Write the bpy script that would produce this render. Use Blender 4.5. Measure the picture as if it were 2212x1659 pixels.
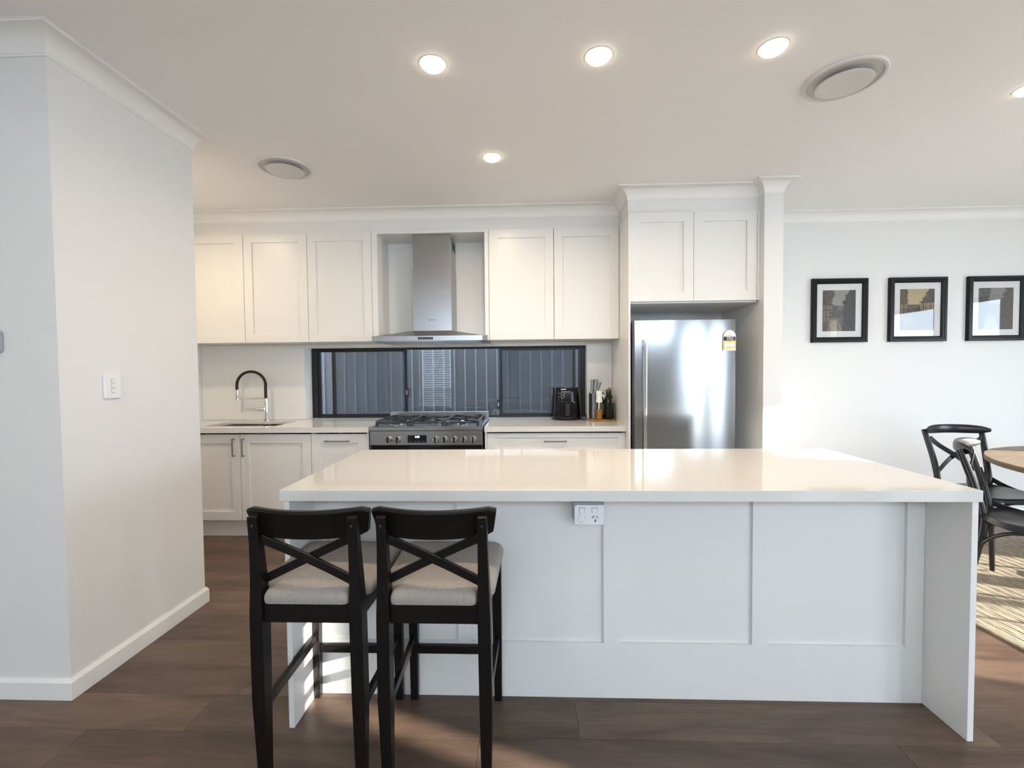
import bpy, math, random
from mathutils import Vector, Matrix
random.seed(7)
for o in list(bpy.data.objects): bpy.data.objects.remove(o)
S = bpy.context.scene
C = S.collection
PI = math.pi
# ------------------------------------------------------------------ camera
F, YAW, PITCH, ROLL, H = 970.4, -.036, -.0316, .0091, 1.3777
cy, sy, cp, sp, cr, sr = math.cos(YAW), math.sin(YAW), math.cos(PITCH), math.sin(PITCH), math.cos(ROLL), math.sin(ROLL)
Ry = Matrix(((cy, -sy, 0), (sy, cy, 0), (0, 0, 1)))
Rp = Matrix(((1, 0, 0), (0, cp, sp), (0, -sp, cp)))
Rr = Matrix(((cr, 0, -sr), (0, 1, 0), (sr, 0, cr)))
R = Rr @ Rp @ Ry
cd = bpy.data.cameras.new('camera'); cam = bpy.data.objects.new('camera', cd); C.objects.link(cam)
cd.sensor_fit = 'HORIZONTAL'; cd.sensor_width = 36; cd.lens = F / 2212 * 36; cd.clip_start = .02; cd.clip_end = 200
M4 = Matrix(((R[0][0], R[2][0], -R[1][0], 0), (R[0][1], R[2][1], -R[1][1], 0), (R[0][2], R[2][2], -R[1][2], H), (0, 0, 0, 1)))
cam.matrix_world = M4
S.camera = cam
# ------------------------------------------------------------------ light
SKY = 10.3
SUN = 20.0
LAMP = 6.5
HALO = 7.0
w = bpy.data.worlds.new('sky'); S.world = w; w.use_nodes = True
wn = w.node_tree.nodes; bg = wn['Background']; bg.inputs['Color'].default_value = (.72, .86, 1, 1); bg.inputs['Strength'].default_value = SKY
sl = bpy.data.lights.new('sun', 'SUN'); sun = bpy.data.objects.new('sun', sl); C.objects.link(sun)
sl.energy = SUN; sl.angle = math.radians(.6); sl.color = (1, .93, .82)
EL = math.radians(14.5)
sd = Vector((-.943 * math.cos(EL), .333 * math.cos(EL), -math.sin(EL)))
sun.rotation_euler = sd.to_track_quat('-Z', 'Y').to_euler(); sun.location = (12, -4, 5)
vs = S.view_settings; vs.view_transform = 'Standard'; vs.look = 'None'; vs.gamma = 1; vs.exposure = 0.22; vs.use_curve_mapping = False

# ------------------------------------------------------------------ helpers
class MB:
    def __init__(s): s.v = []; s.f = []
    def add(s, vs_, fs):
        n = len(s.v); s.v += [tuple(p) for p in vs_]; s.f += [tuple(i + n for i in q) for q in fs]; return s
    def box(s, x0, x1, y0, y1, z0, z1):
        return s.add([(x0,y0,z0),(x1,y0,z0),(x1,y1,z0),(x0,y1,z0),(x0,y0,z1),(x1,y0,z1),(x1,y1,z1),(x0,y1,z1)],
                     [(0,3,2,1),(4,5,6,7),(0,1,5,4),(1,2,6,5),(2,3,7,6),(3,0,4,7)])
    def prism(s, pts, axis, a, b):
        """polygon pts (2d) extruded along axis 'x','y','z' from a to b"""
        def P(p, t): return {'x': (t, p[0], p[1]), 'y': (p[0], t, p[1]), 'z': (p[0], p[1], t)}[axis]
        n = len(pts)
        fs = [tuple(range(n))[::-1], tuple(range(n, 2 * n))] + [(i, (i + 1) % n, (i + 1) % n + n, i + n) for i in range(n)]
        return s.add([P(p, a) for p in pts] + [P(p, b) for p in pts], fs)
    def lathe(s, prof, c=(0, 0, 0), n=32, axis='z'):
        vs_ = []; fs = []; m = len(prof)
        for r, z in prof:
            for k in range(n):
                t = 2 * PI * k / n; a, b = r * math.cos(t), r * math.sin(t)
                p = {'z': (a, b, z), 'y': (a, z, b), 'x': (z, a, b)}[axis]
                vs_.append((p[0] + c[0], p[1] + c[1], p[2] + c[2]))
        for i in range(m - 1):
            for k in range(n):
                k2 = (k + 1) % n; fs.append((i * n + k, i * n + k2, (i + 1) * n + k2, (i + 1) * n + k))
        if prof[0][0] > 1e-5: fs.append(tuple(range(n))[::-1])
        if prof[-1][0] > 1e-5: fs.append(tuple((m - 1) * n + k for k in range(n)))
        return s.add(vs_, fs)
    def sweep(s, path, sect, up=(0, 0, 1), close=False, cap=True):
        """sect: list of (a,b) or function(t)->list ; a along side, b along up-ish"""
        P = [Vector(p) for p in path]; m = len(P); up = Vector(up); vs_ = []; fs = []; n = None
        for i, p in enumerate(P):
            if close: t = P[(i + 1) % m] - P[i - 1]
            else: t = P[min(i + 1, m - 1)] - P[max(i - 1, 0)]
            t.normalize(); side = t.cross(up)
            if side.length < 1e-4: side = t.cross(Vector((1, 0, 0)))
            side.normalize(); u = side.cross(t)
            sc = sect(i / (m - 1)) if callable(sect) else sect
            n = len(sc)
            vs_ += [p + side * a + u * b for a, b in sc]
        L = m if close else m - 1
        for i in range(L):
            j = (i + 1) % m
            for k in range(n):
                k2 = (k + 1) % n; fs.append((i * n + k, i * n + k2, j * n + k2, j * n + k))
        if cap and not close: fs += [tuple(range(n))[::-1], tuple((m - 1) * n + k for k in range(n))]
        return s.add(vs_, fs)
    def tube(s, path, r, n=10, up=(0, 0, 1), close=False):
        rr = r if callable(r) else (lambda t: r)
        return s.sweep(path, lambda t: [(rr(t) * math.cos(2*PI*k/n), rr(t) * math.sin(2*PI*k/n)) for k in range(n)], up, close)
    def xf(s, fn): s.v = [fn(p) for p in s.v]; return s
    def build(s, name, mat, parent=None, bevel=0, smooth=None, kind=None, label=None):
        me = bpy.data.meshes.new(name)
        off = Vector((0, 0, 0))
        q = parent
        while q is not None: off += q.location; q = q.parent
        me.from_pydata([Vector(p) - off for p in s.v], [], s.f); me.update()
        import bmesh
        bm = bmesh.new(); bm.from_mesh(me); bmesh.ops.recalc_face_normals(bm, faces=bm.faces); bm.to_mesh(me); bm.free()
        if smooth:
            me.shade_smooth(); me.set_sharp_from_angle(angle=math.radians(smooth))
        me.materials.append(M[mat] if isinstance(mat, str) else mat)
        o = bpy.data.objects.new(name, me); C.objects.link(o)
        if parent is not None: o.parent = parent
        if bevel:
            b = o.modifiers.new('bevel', 'BEVEL'); b.width = bevel; b.segments = 2; b.limit_method = 'ANGLE'; b.angle_limit = .6
        if kind: o['kind'] = kind
        if label: o['label'] = label
        return o

def thing(name, label, cat, loc=(0, 0, 0), group=None):
    o = bpy.data.objects.new(name, None); o.empty_display_size = .05; C.objects.link(o); o.location = loc
    o['label'] = label; o['category'] = cat
    if group: o['group'] = group
    return o
def tag(o, label, cat, group=None):
    o['label'] = label; o['category'] = cat
    if group: o['group'] = group
    return o
def struct(o): o['kind'] = 'structure'; return o
def copy_tree(o, parent=None):
    c = o.copy(); C.objects.link(c); c.parent = parent
    for ch in list(o.children): copy_tree(ch, c)
    return c
def rrect(x0, x1, z0, z1, r, n=4):
    pts = []
    for cx_, cz_, a0 in ((x1 - r, z0 + r, -PI/2), (x1 - r, z1 - r, 0), (x0 + r, z1 - r, PI/2), (x0 + r, z0 + r, PI)):
        for k in range(n + 1): t = a0 + PI/2 * k / n; pts.append((cx_ + r * math.cos(t), cz_ + r * math.sin(t)))
    return pts
def arc(cx_, cz_, r, a0, a1, n): return [(cx_ + r * math.cos(a0 + (a1 - a0) * k / n), cz_ + r * math.sin(a0 + (a1 - a0) * k / n)) for k in range(n + 1)]
def text_mesh(txt, size, mat, parent, name, pos, ext=.0006):
    cu = bpy.data.curves.new('t', 'FONT'); cu.body = txt; cu.size = size; cu.align_x = 'CENTER'; cu.align_y = 'CENTER'; cu.extrude = ext
    to = bpy.data.objects.new('t', cu); C.objects.link(to)
    me = bpy.data.meshes.new_from_object(to.evaluated_get(bpy.context.evaluated_depsgraph_get()))
    bpy.data.objects.remove(to); bpy.data.curves.remove(cu)
    off = Vector((0, 0, 0)); q = parent
    while q is not None: off += q.location; q = q.parent
    for v in me.vertices:
        x, y, z = v.co; v.co = Vector((pos[0] + x, pos[1] - z, pos[2] + y)) - off
    me.materials.clear(); me.materials.append(M[mat])
    o = bpy.data.objects.new(name, me); C.objects.link(o); o.parent = parent; return o

# ------------------------------------------------------------------ materials
M = {}
def mat(name, col, rough=.5, metal=0, spec=.5, noise=None, bump=None, coat=0, trans=0, emit=None, ior=1.45, aniso=0):
    m = bpy.data.materials.new(name); m.use_nodes = True; nt = m.node_tree; b = nt.nodes['Principled BSDF']
    b.inputs['Base Color'].default_value = (*col, 1); b.inputs['Roughness'].default_value = rough; b.inputs['Metallic'].default_value = metal
    b.inputs['Specular IOR Level'].default_value = spec; b.inputs['IOR'].default_value = ior
    b.inputs['Coat Weight'].default_value = coat; b.inputs['Transmission Weight'].default_value = trans
    if aniso: b.inputs['Anisotropic'].default_value = aniso
    if emit: b.inputs['Emission Color'].default_value = (*emit[0], 1); b.inputs['Emission Strength'].default_value = emit[1]
    tc = nt.nodes.new('ShaderNodeTexCoord')
    if noise:   # (scale xyz, amount, second colour)
        mp = nt.nodes.new('ShaderNodeMapping'); mp.inputs['Scale'].default_value = noise[0]
        nz = nt.nodes.new('ShaderNodeTexNoise'); nz.inputs['Scale'].default_value = 1; nz.inputs['Detail'].default_value = 5; nz.inputs['Roughness'].default_value = .6
        mx = nt.nodes.new('ShaderNodeMix'); mx.data_type = 'RGBA'
        cr_ = nt.nodes.new('ShaderNodeValToRGB'); cr_.color_ramp.elements[0].position = .3; cr_.color_ramp.elements[1].position = .7
        nt.links.new(tc.outputs['Object'], mp.inputs[0]); nt.links.new(mp.outputs[0], nz.inputs['Vector']); nt.links.new(nz.outputs[0], cr_.inputs[0])
        nt.links.new(cr_.outputs[0], mx.inputs[0]); mx.inputs[6].default_value = (*col, 1); mx.inputs[7].default_value = (*noise[1], 1)
        nt.links.new(mx.outputs[2], b.inputs['Base Color'])
    if bump:    # (scale, strength)
        nz = nt.nodes.new('ShaderNodeTexNoise'); nz.inputs['Scale'].default_value = bump[0]; nz.inputs['Detail'].default_value = 3
        bp = nt.nodes.new('ShaderNodeBump'); bp.inputs['Strength'].default_value = bump[1]; bp.inputs['Distance'].default_value = .002
        nt.links.new(tc.outputs['Object'], nz.inputs['Vector']); nt.links.new(nz.outputs[0], bp.inputs['Height']); nt.links.new(bp.outputs[0], b.inputs['Normal'])
    M[name] = m; return m
mat('wall_paint', (.79, .785, .775), .55, spec=.35, bump=(180, .08))
mat('ceiling_paint', (.92, .915, .91), .8, spec=.2, bump=(150, .06))
mat('trim_paint', (.85, .845, .83), .4, bump=(60, .02))
mat('cabinet_white', (.81, .80, .775), .3, spec=.5)
mat('splash_white', (.82, .82, .80), .2)
mat('stone', (.76, .745, .71),   .05, spec=.55, noise=((90, 90, 90), (.725, .705, .67)))
mat('steel', (.37, .365, .37), .28, 1, noise=((2, 2, 300), (.33, .33, .335)), aniso=.5)
mat('fridge_steel', (.37, .38, .39), .16, 1, noise=((400, 2, 2), (.34, .35, .36)))
mat('chrome', (.8, .8, .82), .07, 1)
mat('handle_metal', (.38, .35, .33), .28, 1)
mat('dark_steel', (.09, .088, .085), .35, .8)
mat('black_plastic', (.011, .011, .012), .28)
mat('black_gloss', (.004, .004, .005), .13, spec=.4)
mat('cast_iron', (.02, .022, .026), .3, spec=.7)
mat('rubber_black', (.012, .011, .01), .5)
mat('aluminium_black', (.010, .011, .013), .35)
mat('stool_wood', (.0085, .006, .0055), .38, spec=.3, noise=((30, 30, 4), (.005, .004, .0035)))
mat('chair_black', (.007, .0075, .008), .28, spec=.45, noise=((25, 25, 25), (.012, .012, .013)))
mat('linen', (.40, .365, .335), .9, spec=.1, noise=((500, 60, 60), (.30, .27, .245)), bump=(500, .5))
mat('white_plastic', (.86, .865, .88), .25)
mat('grey_plastic', (.42, .44, .45), .35)
mat('slot_dark', (.03, .035, .045), .5)
mat('lcd_green', (.08, .10, .07), .2)
mat('fence_steel', (.115, .115, .125), .5, noise=((3, 3, .6), (.10, .10, .108)))
mat('fence_post', (.07, .073, .082), .5)
mat('ground', (.42, .40, .37), .9, noise=((2, 2, 2), (.36, .345, .32)))
mat('deck', (.55, .53, .50), .8)
mat('frame_black', (.004, .004, .005), .35, spec=.3, noise=((40, 40, 40), (.007, .007, .008)))
mat('mat_board', (.80, .80, .80), .8)
mat('wood_tray', (.45, .24, .10), .45, noise=((8, 60, 8), (.32, .16, .06)))
mat('table_wood', (.27, .21, .15), .5, noise=((3, 26, 3), (.17, .128, .09)), bump=(60, .2))
mat('table_edge', (.20, .145, .09), .55, noise=((3, 3, 40), (.11, .075, .045)))
mat('oil', (.62, .27, .015), .1, trans=.5)
mat('bottle_glass', (.008, .012, .004), .1, spec=.4)
mat('bottle_red', (.035, .008, .006), .1, coat=.5)
mat('label_green', (.02, .12, .03), .5)
mat('label_cream', (.62, .52, .44), .6)
mat('label_grey', (.20, .19, .17), .6)
mat('cap_gold', (.42, .33, .17), .4, .6)
mat('cap_olive', (.14, .12, .05), .4, .5)
mat('knife_steel', (.27, .265, .26), .3, 1)
mat('label_white', (.85, .83, .80), .5)
mat('label_black', (.012, .012, .014), .5)
mat('label_yellow', (.80, .67, .14), .5)
mat('vane_fabric', (.75, .74, .72), .8)
mat('sink_steel', (.36, .345, .33), .3, 1)
mat('filter_mesh', (.80, .84, .88), .25, .35)
mat('duct_dark', (.01, .01, .011), .8)
mat('diffuser_white', (.72, .71, .71), .5)
mat('blind_white', (.80, .82, .85), .5)
mat('lens_glow', (1, .9, .75), .4, emit=((1, .84, .62), HALO))
mat('clock_glow', (.8, .85, 1), .4, emit=((.75, .82, 1), 3.0))
mat('ink_dark', (.05, .05, .055), .5)
mat('subfloor_dark', (.03, .03, .03), .7)  # near-black slab under the floor planks, seen only in their joints
# clear spray glass
def glass_mat(name, tint, gloss_rough=.02, extra=0, ior=1.5):
    m = bpy.data.materials.new(name); m.use_nodes = True; nt = m.node_tree; nt.nodes.clear()
    out = nt.nodes.new('ShaderNodeOutputMaterial'); tr = nt.nodes.new('ShaderNodeBsdfTransparent'); tr.inputs[0].default_value = (*tint, 1)
    gl = nt.nodes.new('ShaderNodeBsdfGlossy'); gl.inputs['Roughness'].default_value = gloss_rough
    lw = nt.nodes.new('ShaderNodeLayerWeight'); pw = nt.nodes.new('ShaderNodeMath'); pw.operation = 'POWER'; pw.inputs[1].default_value = 5
    fr = nt.nodes.new('ShaderNodeMath'); fr.operation = 'MULTIPLY_ADD'; fr.inputs[1].default_value = .955; fr.inputs[2].default_value = .045
    nt.links.new(lw.outputs['Facing'], pw.inputs[0]); nt.links.new(pw.outputs[0], fr.inputs[0])
    ad = nt.nodes.new('ShaderNodeMath'); ad.operation = 'ADD'; ad.inputs[1].default_value = extra; ad.use_clamp = True
    mx = nt.nodes.new('ShaderNodeMixShader'); nt.links.new(fr.outputs[0], ad.inputs[0]); nt.links.new(ad.outputs[0], mx.inputs[0])
    nt.links.new(tr.outputs[0], mx.inputs[1]); nt.links.new(gl.outputs[0], mx.inputs[2]); nt.links.new(mx.outputs[0], out.inputs[0])
    M[name] = m
glass_mat('window_glass', (.86, .88, .90))
glass_mat('clear_glass', (.95, .96, .96))
glass_mat('picture_glass', (.97, .97, .97))
def screen_mat():   # woven fly screen: fine grey thread with open cells
    m = bpy.data.materials.new('fly_screen'); m.use_nodes = True; nt = m.node_tree; nt.nodes.clear()
    out = nt.nodes.new('ShaderNodeOutputMaterial'); tr = nt.nodes.new('ShaderNodeBsdfTransparent')
    df = nt.nodes.new('ShaderNodeBsdfDiffuse'); df.inputs[0].default_value = (.23, .27, .33, 1)
    mx = nt.nodes.new('ShaderNodeMixShader'); mx.inputs[0].default_value = .36
    nt.links.new(tr.outputs[0], mx.inputs[1]); nt.links.new(df.outputs[0], mx.inputs[2]); nt.links.new(mx.outputs[0], out.inputs[0]); M['fly_screen'] = m
screen_mat()
def plank_mat():
    m = bpy.data.materials.new('floor_vinyl'); m.use_nodes = True; nt = m.node_tree; b = nt.nodes['Principled BSDF']
    tc = nt.nodes.new('ShaderNodeTexCoord'); oi = nt.nodes.new('ShaderNodeObjectInfo'); L = nt.links.new
    cb = nt.nodes.new('ShaderNodeCombineXYZ'); mul = nt.nodes.new('ShaderNodeMath'); mul.operation = 'MULTIPLY'; mul.inputs[1].default_value = 37
    L(oi.outputs['Random'], mul.inputs[0]); L(mul.outputs[0], cb.inputs[2])
    va = nt.nodes.new('ShaderNodeVectorMath'); va.operation = 'ADD'; L(tc.outputs['Object'], va.inputs[0]); L(cb.outputs[0], va.inputs[1])
    def nz(sc, det):
        mp = nt.nodes.new('ShaderNodeMapping'); mp.inputs['Scale'].default_value = sc; n = nt.nodes.new('ShaderNodeTexNoise')
        n.inputs['Scale'].default_value = 1; n.inputs['Detail'].default_value = det; n.inputs['Roughness'].default_value = .62; n.inputs['Distortion'].default_value = .6
        L(va.outputs[0], mp.inputs[0]); L(mp.outputs[0], n.inputs['Vector']); return n
    a = nz((1.6, 9, 1), 4); g = nz((5, 110, 1), 5)
    r1 = nt.nodes.new('ShaderNodeValToRGB'); e = r1.color_ramp.elements
    e[0].position = .28; e[0].color = (.084, .053, .038, 1); e[1].position = .74; e[1].color = (.198, .131, .095, 1)
    L(a.outputs[0], r1.inputs[0])
    m1 = nt.nodes.new('ShaderNodeMix'); m1.data_type = 'RGBA'; m1.blend_type = 'MULTIPLY'; m1.inputs[0].default_value = .55
    r2 = nt.nodes.new('ShaderNodeValToRGB'); r2.color_ramp.elements[0].position = .3; r2.color_ramp.elements[0].color = (.55, .53, .5, 1); r2.color_ramp.elements[1].position = .65
    L(g.outputs[0], r2.inputs[0]); L(r1.outputs[0], m1.inputs[6]); L(r2.outputs[0], m1.inputs[7])
    hv = nt.nodes.new('ShaderNodeHueSaturation'); mr = nt.nodes.new('ShaderNodeMapRange'); mr.inputs[3].default_value = .82; mr.inputs[4].default_value = 1.2
    L(oi.outputs['Random'], mr.inputs[0]); L(mr.outputs[0], hv.inputs['Value']); L(m1.outputs[2], hv.inputs['Color']); L(hv.outputs[0], b.inputs['Base Color'])
    b.inputs['Roughness'].default_value = .38; b.inputs['Specular IOR Level'].default_value = .4
    bp = nt.nodes.new('ShaderNodeBump'); bp.inputs['Strength'].default_value = .12; bp.inputs['Distance'].default_value = .001; L(g.outputs[0], bp.inputs['Height']); L(bp.outputs[0], b.inputs['Normal'])
    M['floor_vinyl'] = m
plank_mat()
def rug_mat():
    m = bpy.data.materials.new('jute'); m.use_nodes = True; nt = m.node_tree; b = nt.nodes['Principled BSDF']; L = nt.links.new
    tc = nt.nodes.new('ShaderNodeTexCoord'); mp = nt.nodes.new('ShaderNodeMapping'); mp.inputs['Scale'].default_value = (90, 14, 1)
    n = nt.nodes.new('ShaderNodeTexNoise'); n.inputs['Scale'].default_value = 1; n.inputs['Detail'].default_value = 4
    L(tc.outputs['Object'], mp.inputs[0]); L(mp.outputs[0], n.inputs['Vector'])
    r = nt.nodes.new('ShaderNodeValToRGB'); r.color_ramp.elements[0].position = .3; r.color_ramp.elements[0].color = (.20, .165, .12, 1); r.color_ramp.elements[1].position = .7; r.color_ramp.elements[1].color = (.50, .43, .33, 1)
    L(n.outputs[0], r.inputs[0]); L(r.outputs[0], b.inputs['Base Color']); b.inputs['Roughness'].default_value = .95; M['jute'] = m
rug_mat()
def print_mat():
    m = bpy.data.materials.new('art_print'); m.use_nodes = True; nt = m.node_tree; b = nt.nodes['Principled BSDF']
    a = nt.nodes.new('ShaderNodeVertexColor'); a.layer_name = 'Col'; nt.links.new(a.outputs[0], b.inputs['Base Color']); b.inputs['Roughness'].default_value = .6; M['art_print'] = m
print_mat()

# ------------------------------------------------------------------ room shell
ZC = 2.76            # ceiling height
XL, XR, YR, YB = -3.10, 5.90, -2.20, 4.17   # inner faces of the room
floor = struct(MB().box(XL - .2, XR + .2, YR - .2, YB + .25, -.12, -.004).build('floor', 'subfloor_dark'))
PW = .192
row = 0; y = YR
while y < YB - .01:
    y1 = min(y + PW, YB)
    x = XL - random.uniform(.1, 1.5) if row % 2 else XL - random.uniform(.3, 1.3)
    while x < XR:
        L_ = 1.52; xa, xb = max(x, XL), min(x + L_, XR)
        if xb - xa > .02: MB().box(xa + .0006, xb - .0006, y + .0006, y1 - .0006, -.003, random.uniform(-.0004, 0)).build('plank', 'floor_vinyl', floor)
        x += L_
    y += PW; row += 1
struct(MB().box(XL - .2, XR + .2, YR - .2, YB + .25, ZC, ZC + .12).build('ceiling', 'ceiling_paint'))
# back wall with the long splashback window
WX0, WX1, WZ0, WZ1 = -2.10, .543, .925, 1.60
b = MB(); b.box(XL - .2, WX0, YB, YB + .22, 0, ZC).box(WX1, XR + .2, YB, YB + .22, 0, ZC).box(WX0, WX1, YB, YB + .22, 0, WZ0 - .045).box(WX0, WX1, YB, YB + .22, WZ1, ZC)
struct(b.build('wall_back', 'wall_paint'))
struct(MB().box(XL - .2, XL, 2.587, YB, 0, ZC).build('wall_left', 'wall_paint'))
# nib wall on the left (solid block) : faces camera and kitchen
NX, NY0, NY1 = -1.947, 1.797, 2.587
struct(MB().box(-4.6, NX, NY0, NY1, 0, ZC).build('wall_nib', 'wall_paint'))
struct(MB().box(-4.6, -4.4, YR, NY0, 0, ZC).build('wall_far_left', 'wall_paint'))
MB().box(-4.6, XL - .2, YR - .2, NY0, -.12, -.002).build('floor_slab', 'floor_vinyl', floor)
struct(MB().box(-4.8, XL - .2, YR - .2, 2.6, ZC, ZC + .12).build('ceiling_extension', 'ceiling_paint'))
# wall pillar beside the fridge
PX0, PX1, PY = 1.765, 1.903, 3.44
struct(MB().box(PX0, PX1, PY, YB, 0, ZC).build('wall_pillar', 'wall_paint'))
# bulkheads above the cabinets
BY, FBY, CZ = 3.862, 3.522, 2.572
struct(MB().box(XL, .775, BY, YB, CZ, ZC).build('wall_bulkhead', 'wall_paint'))
struct(MB().box(.775, PX0, FBY, YB, CZ, ZC).build('wall_fridge_bulkhead', 'wall_paint'))
# right wall : wide opening with sliding doors, narrow sidelight
RW = ((.55, 2.45, 0, 2.28), (-.72, -.50, 0, 2.28))
b = MB(); b.box(XR, XR + .2, 2.45, YB + .22, 0, ZC).box(XR, XR + .2, -.53, .55, 0, ZC).box(XR, XR + .2, YR - .2, -.70, 0, ZC)
b.box(XR, XR + .2, .55, 2.45, 2.28, ZC).box(XR, XR + .2, -.70, -.53, 2.28, ZC)
struct(b.build('wall_right', 'wall_paint'))
# rear wall (behind the camera) : blind window, sliding door, added clerestory opening
b = MB(); segs = [(-4.6, -2.65, None), (-2.65, -1.85, (.25, 2.15)), (-1.85, -1.6, None), (-1.6, 2.7, (1.96, 2.62)), (2.7, 3.15, None), (3.15, 3.9, (0, 2.25)), (3.9, 4.3, None), (4.3, 5.3, (0, 2.25)), (5.3, XR + .2, None)]
for x0, x1, op in segs:
    if op is None: b.box(x0, x1, YR - .2, YR, 0, ZC)
    else:
        if op[0] > 0: b.box(x0, x1, YR - .2, YR, 0, op[0])
        b.box(x0, x1, YR - .2, YR, op[1], ZC)
struct(b.build('wall_rear', 'wall_paint'))
MB().box(-30, 30, -30, 30, -.30, -.16).build('ground', 'ground')['kind'] = 'structure'
# light portals in the openings that daylight comes through
def portal(name, loc, sx, sz, rot):
    l = bpy.data.lights.new(name, 'AREA'); l.shape = 'RECTANGLE'; l.size = sx; l.size_y = sz; l.cycles.is_portal = True
    o = bpy.data.objects.new(name, l); C.objects.link(o); o.location = loc; o.rotation_euler = rot
portal('daylight_opening', (3.525, YR - .05, 1.125), .75, 2.25, (PI/2, 0, 0))
portal('daylight_opening', (.55, YR - .05, 2.29), 4.3, .66, (PI/2, 0, 0))  # opening of the added clerestory
portal('daylight_opening', (4.8, YR - .05, 1.125), 1.0, 2.25, (PI/2, 0, 0))
portal('daylight_opening', (-2.25, YR - .05, 1.2), .8, 1.9, (PI/2, 0, 0))
portal('daylight_opening', (XR + .05, 1.5, 1.14), 1.9, 2.28, (PI/2, 0, PI/2))
portal('daylight_opening', (XR + .05, -.615, 1.14), .17, 2.28, (PI/2, 0, PI/2))
portal('daylight_opening', (-.78, YB + .2, 1.26), 2.6, .66, (-PI/2, 0, 0))

def offset_path(path, d):
    """offset polyline to its right-hand side by d, mitred"""
    P = [Vector(p) for p in path]; out = []
    for i, p in enumerate(P):
        ns = []
        if i > 0: t = (P[i] - P[i-1]).normalized(); ns.append(Vector((t.y, -t.x)))
        if i < len(P) - 1: t = (P[i+1] - P[i]).normalized(); ns.append(Vector((t.y, -t.x)))
        if len(ns) == 1: out.append(p + ns[0] * d)
        else:
            m = ns[0] + ns[1]; m.normalize(); out.append(p + m * (d / max(.2, m.dot(ns[0]))))
    return out
def profile_run(name, path, prof, matname):
    b = MB(); n = len(prof); rings = [offset_path(path, d) for d, z in prof]
    vs_ = [(rings[k][i].x, rings[k][i].y, prof[k][1]) for i in range(len(path)) for k in range(n)]; fs = []
    for i in range(len(path) - 1):
        for k in range(n):
            k2 = (k + 1) % n; fs.append((i*n + k, i*n + k2, (i+1)*n + k2, (i+1)*n + k))
    fs += [tuple(range(n)), tuple((len(path)-1)*n + k for k in range(n))[::-1]]
    return struct(b.add(vs_, fs).build(name, matname, smooth=25))
CP, CH = .086, .092
cove = [(0.0005, ZC - .0005), (.0005, ZC - CH), (.004, ZC - CH), (.004, ZC - CH + .010)]
cove += [(CP - .006 + (CP - .012) * -math.cos(t), ZC - .009 - (CH - .020) * (1 - math.sin(t))) for t in [PI/2 * k / 8 for k in range(9)]]
cove += [(CP - .004, ZC - .004), (CP, ZC - .004), (CP, ZC - .0005)]
profile_run('trim_1', [(-4.4, NY0), (NX, NY0), (NX, NY1), (XL, NY1)][::-1][::-1], cove, 'trim_paint')
profile_run('trim_2', [(XL, BY), (.775, BY), (.775, FBY), (PX0, FBY), (PX0, PY), (PX1, PY), (PX1, YB), (XR, YB)], cove, 'trim_paint')
skirt = [(0.0005, .0005), (.0005, .09), (.006, .09), (.015, .074), (.015, .0005)]
profile_run('baseboard_left', [(-4.4, NY0), (NX, NY0), (NX, NY1), (XL, NY1)], skirt, 'trim_paint')
profile_run('baseboard_back', [(PX0 + .001, PY), (PX1, PY), (PX1, YB), (XR, YB)], skirt, 'trim_paint')

# ------------------------------------------------------------------ kitchen window
win = bpy.data.objects.new('window_1', None); C.objects.link(win); win.location = (-.78, 4.32, WZ0); win['kind'] = 'structure'
fy0, fy1 = 4.29, 4.36
zt, zb = 1.582, .9255
MB().box(WX0 + .002, WX1 - .002, fy0, fy1, zt, WZ1 - .001).build('window_head', 'aluminium_black', win, .002)
MB().box(WX0 + .002, WX1 - .002, fy0, fy1, zb, .945).build('window_track', 'aluminium_black', win, .002)
for xa, xb in ((WX0 + .002, -2.045), (.508, WX1 - .002)): MB().box(xa, xb, fy0, fy1, .945, zt).build('window_jamb', 'aluminium_black', win, .002)
for xs in (-1.9, .44):
    MB().box(xs - .012, xs + .012, fy0 + .03, fy1 - .005, .945, zt).build('screen_stile', 'aluminium_black', win)
def sash(x0, x1, yc, stile, name):
    b = MB(); b.box(x0, x0 + stile, yc - .012, yc + .012, .945, zt).box(x1 - stile, x1, yc - .012, yc + .012, .945, zt)
    b.box(x0 + stile, x1 - stile, yc - .012, yc + .012, .945, .962).box(x0 + stile, x1 - stile, yc - .012, yc + .012, zt - .018, zt)
    o = b.build(name, 'aluminium_black', win, .0015)
    MB().box(x0 + stile, x1 - stile, yc - .002, yc + .002, .962, zt - .018).build('glass_pane', 'window_glass', o)
sash(-2.045, -1.170, 4.315, .026, 'sash'); sash(-.275, .508, 4.315, .028, 'sash')
MB().box(-1.17, -.275, 4.338, 4.342, .945, zt).build('glass_pane', 'window_glass', win)
for xa, xb in ((-1.888, -1.20), (-.26, .428)): MB().box(xa, xb, 4.352, 4.353, .95, zt).build('fly_screen', 'fly_screen', win)
for xc, zc_ in ((-1.165, 1.17), (-.285, 1.05)):
    l = MB().box(xc - .014, xc + .014, 4.278, 4.303, zc_ - .05, zc_ + .045).build('latch', 'black_plastic', win, .006)
    MB().box(xc - .006, xc + .004, 4.268, 4.279, zc_ - .02, zc_ + .02).build('latch_lever', 'grey_plastic', l, .002)

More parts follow.
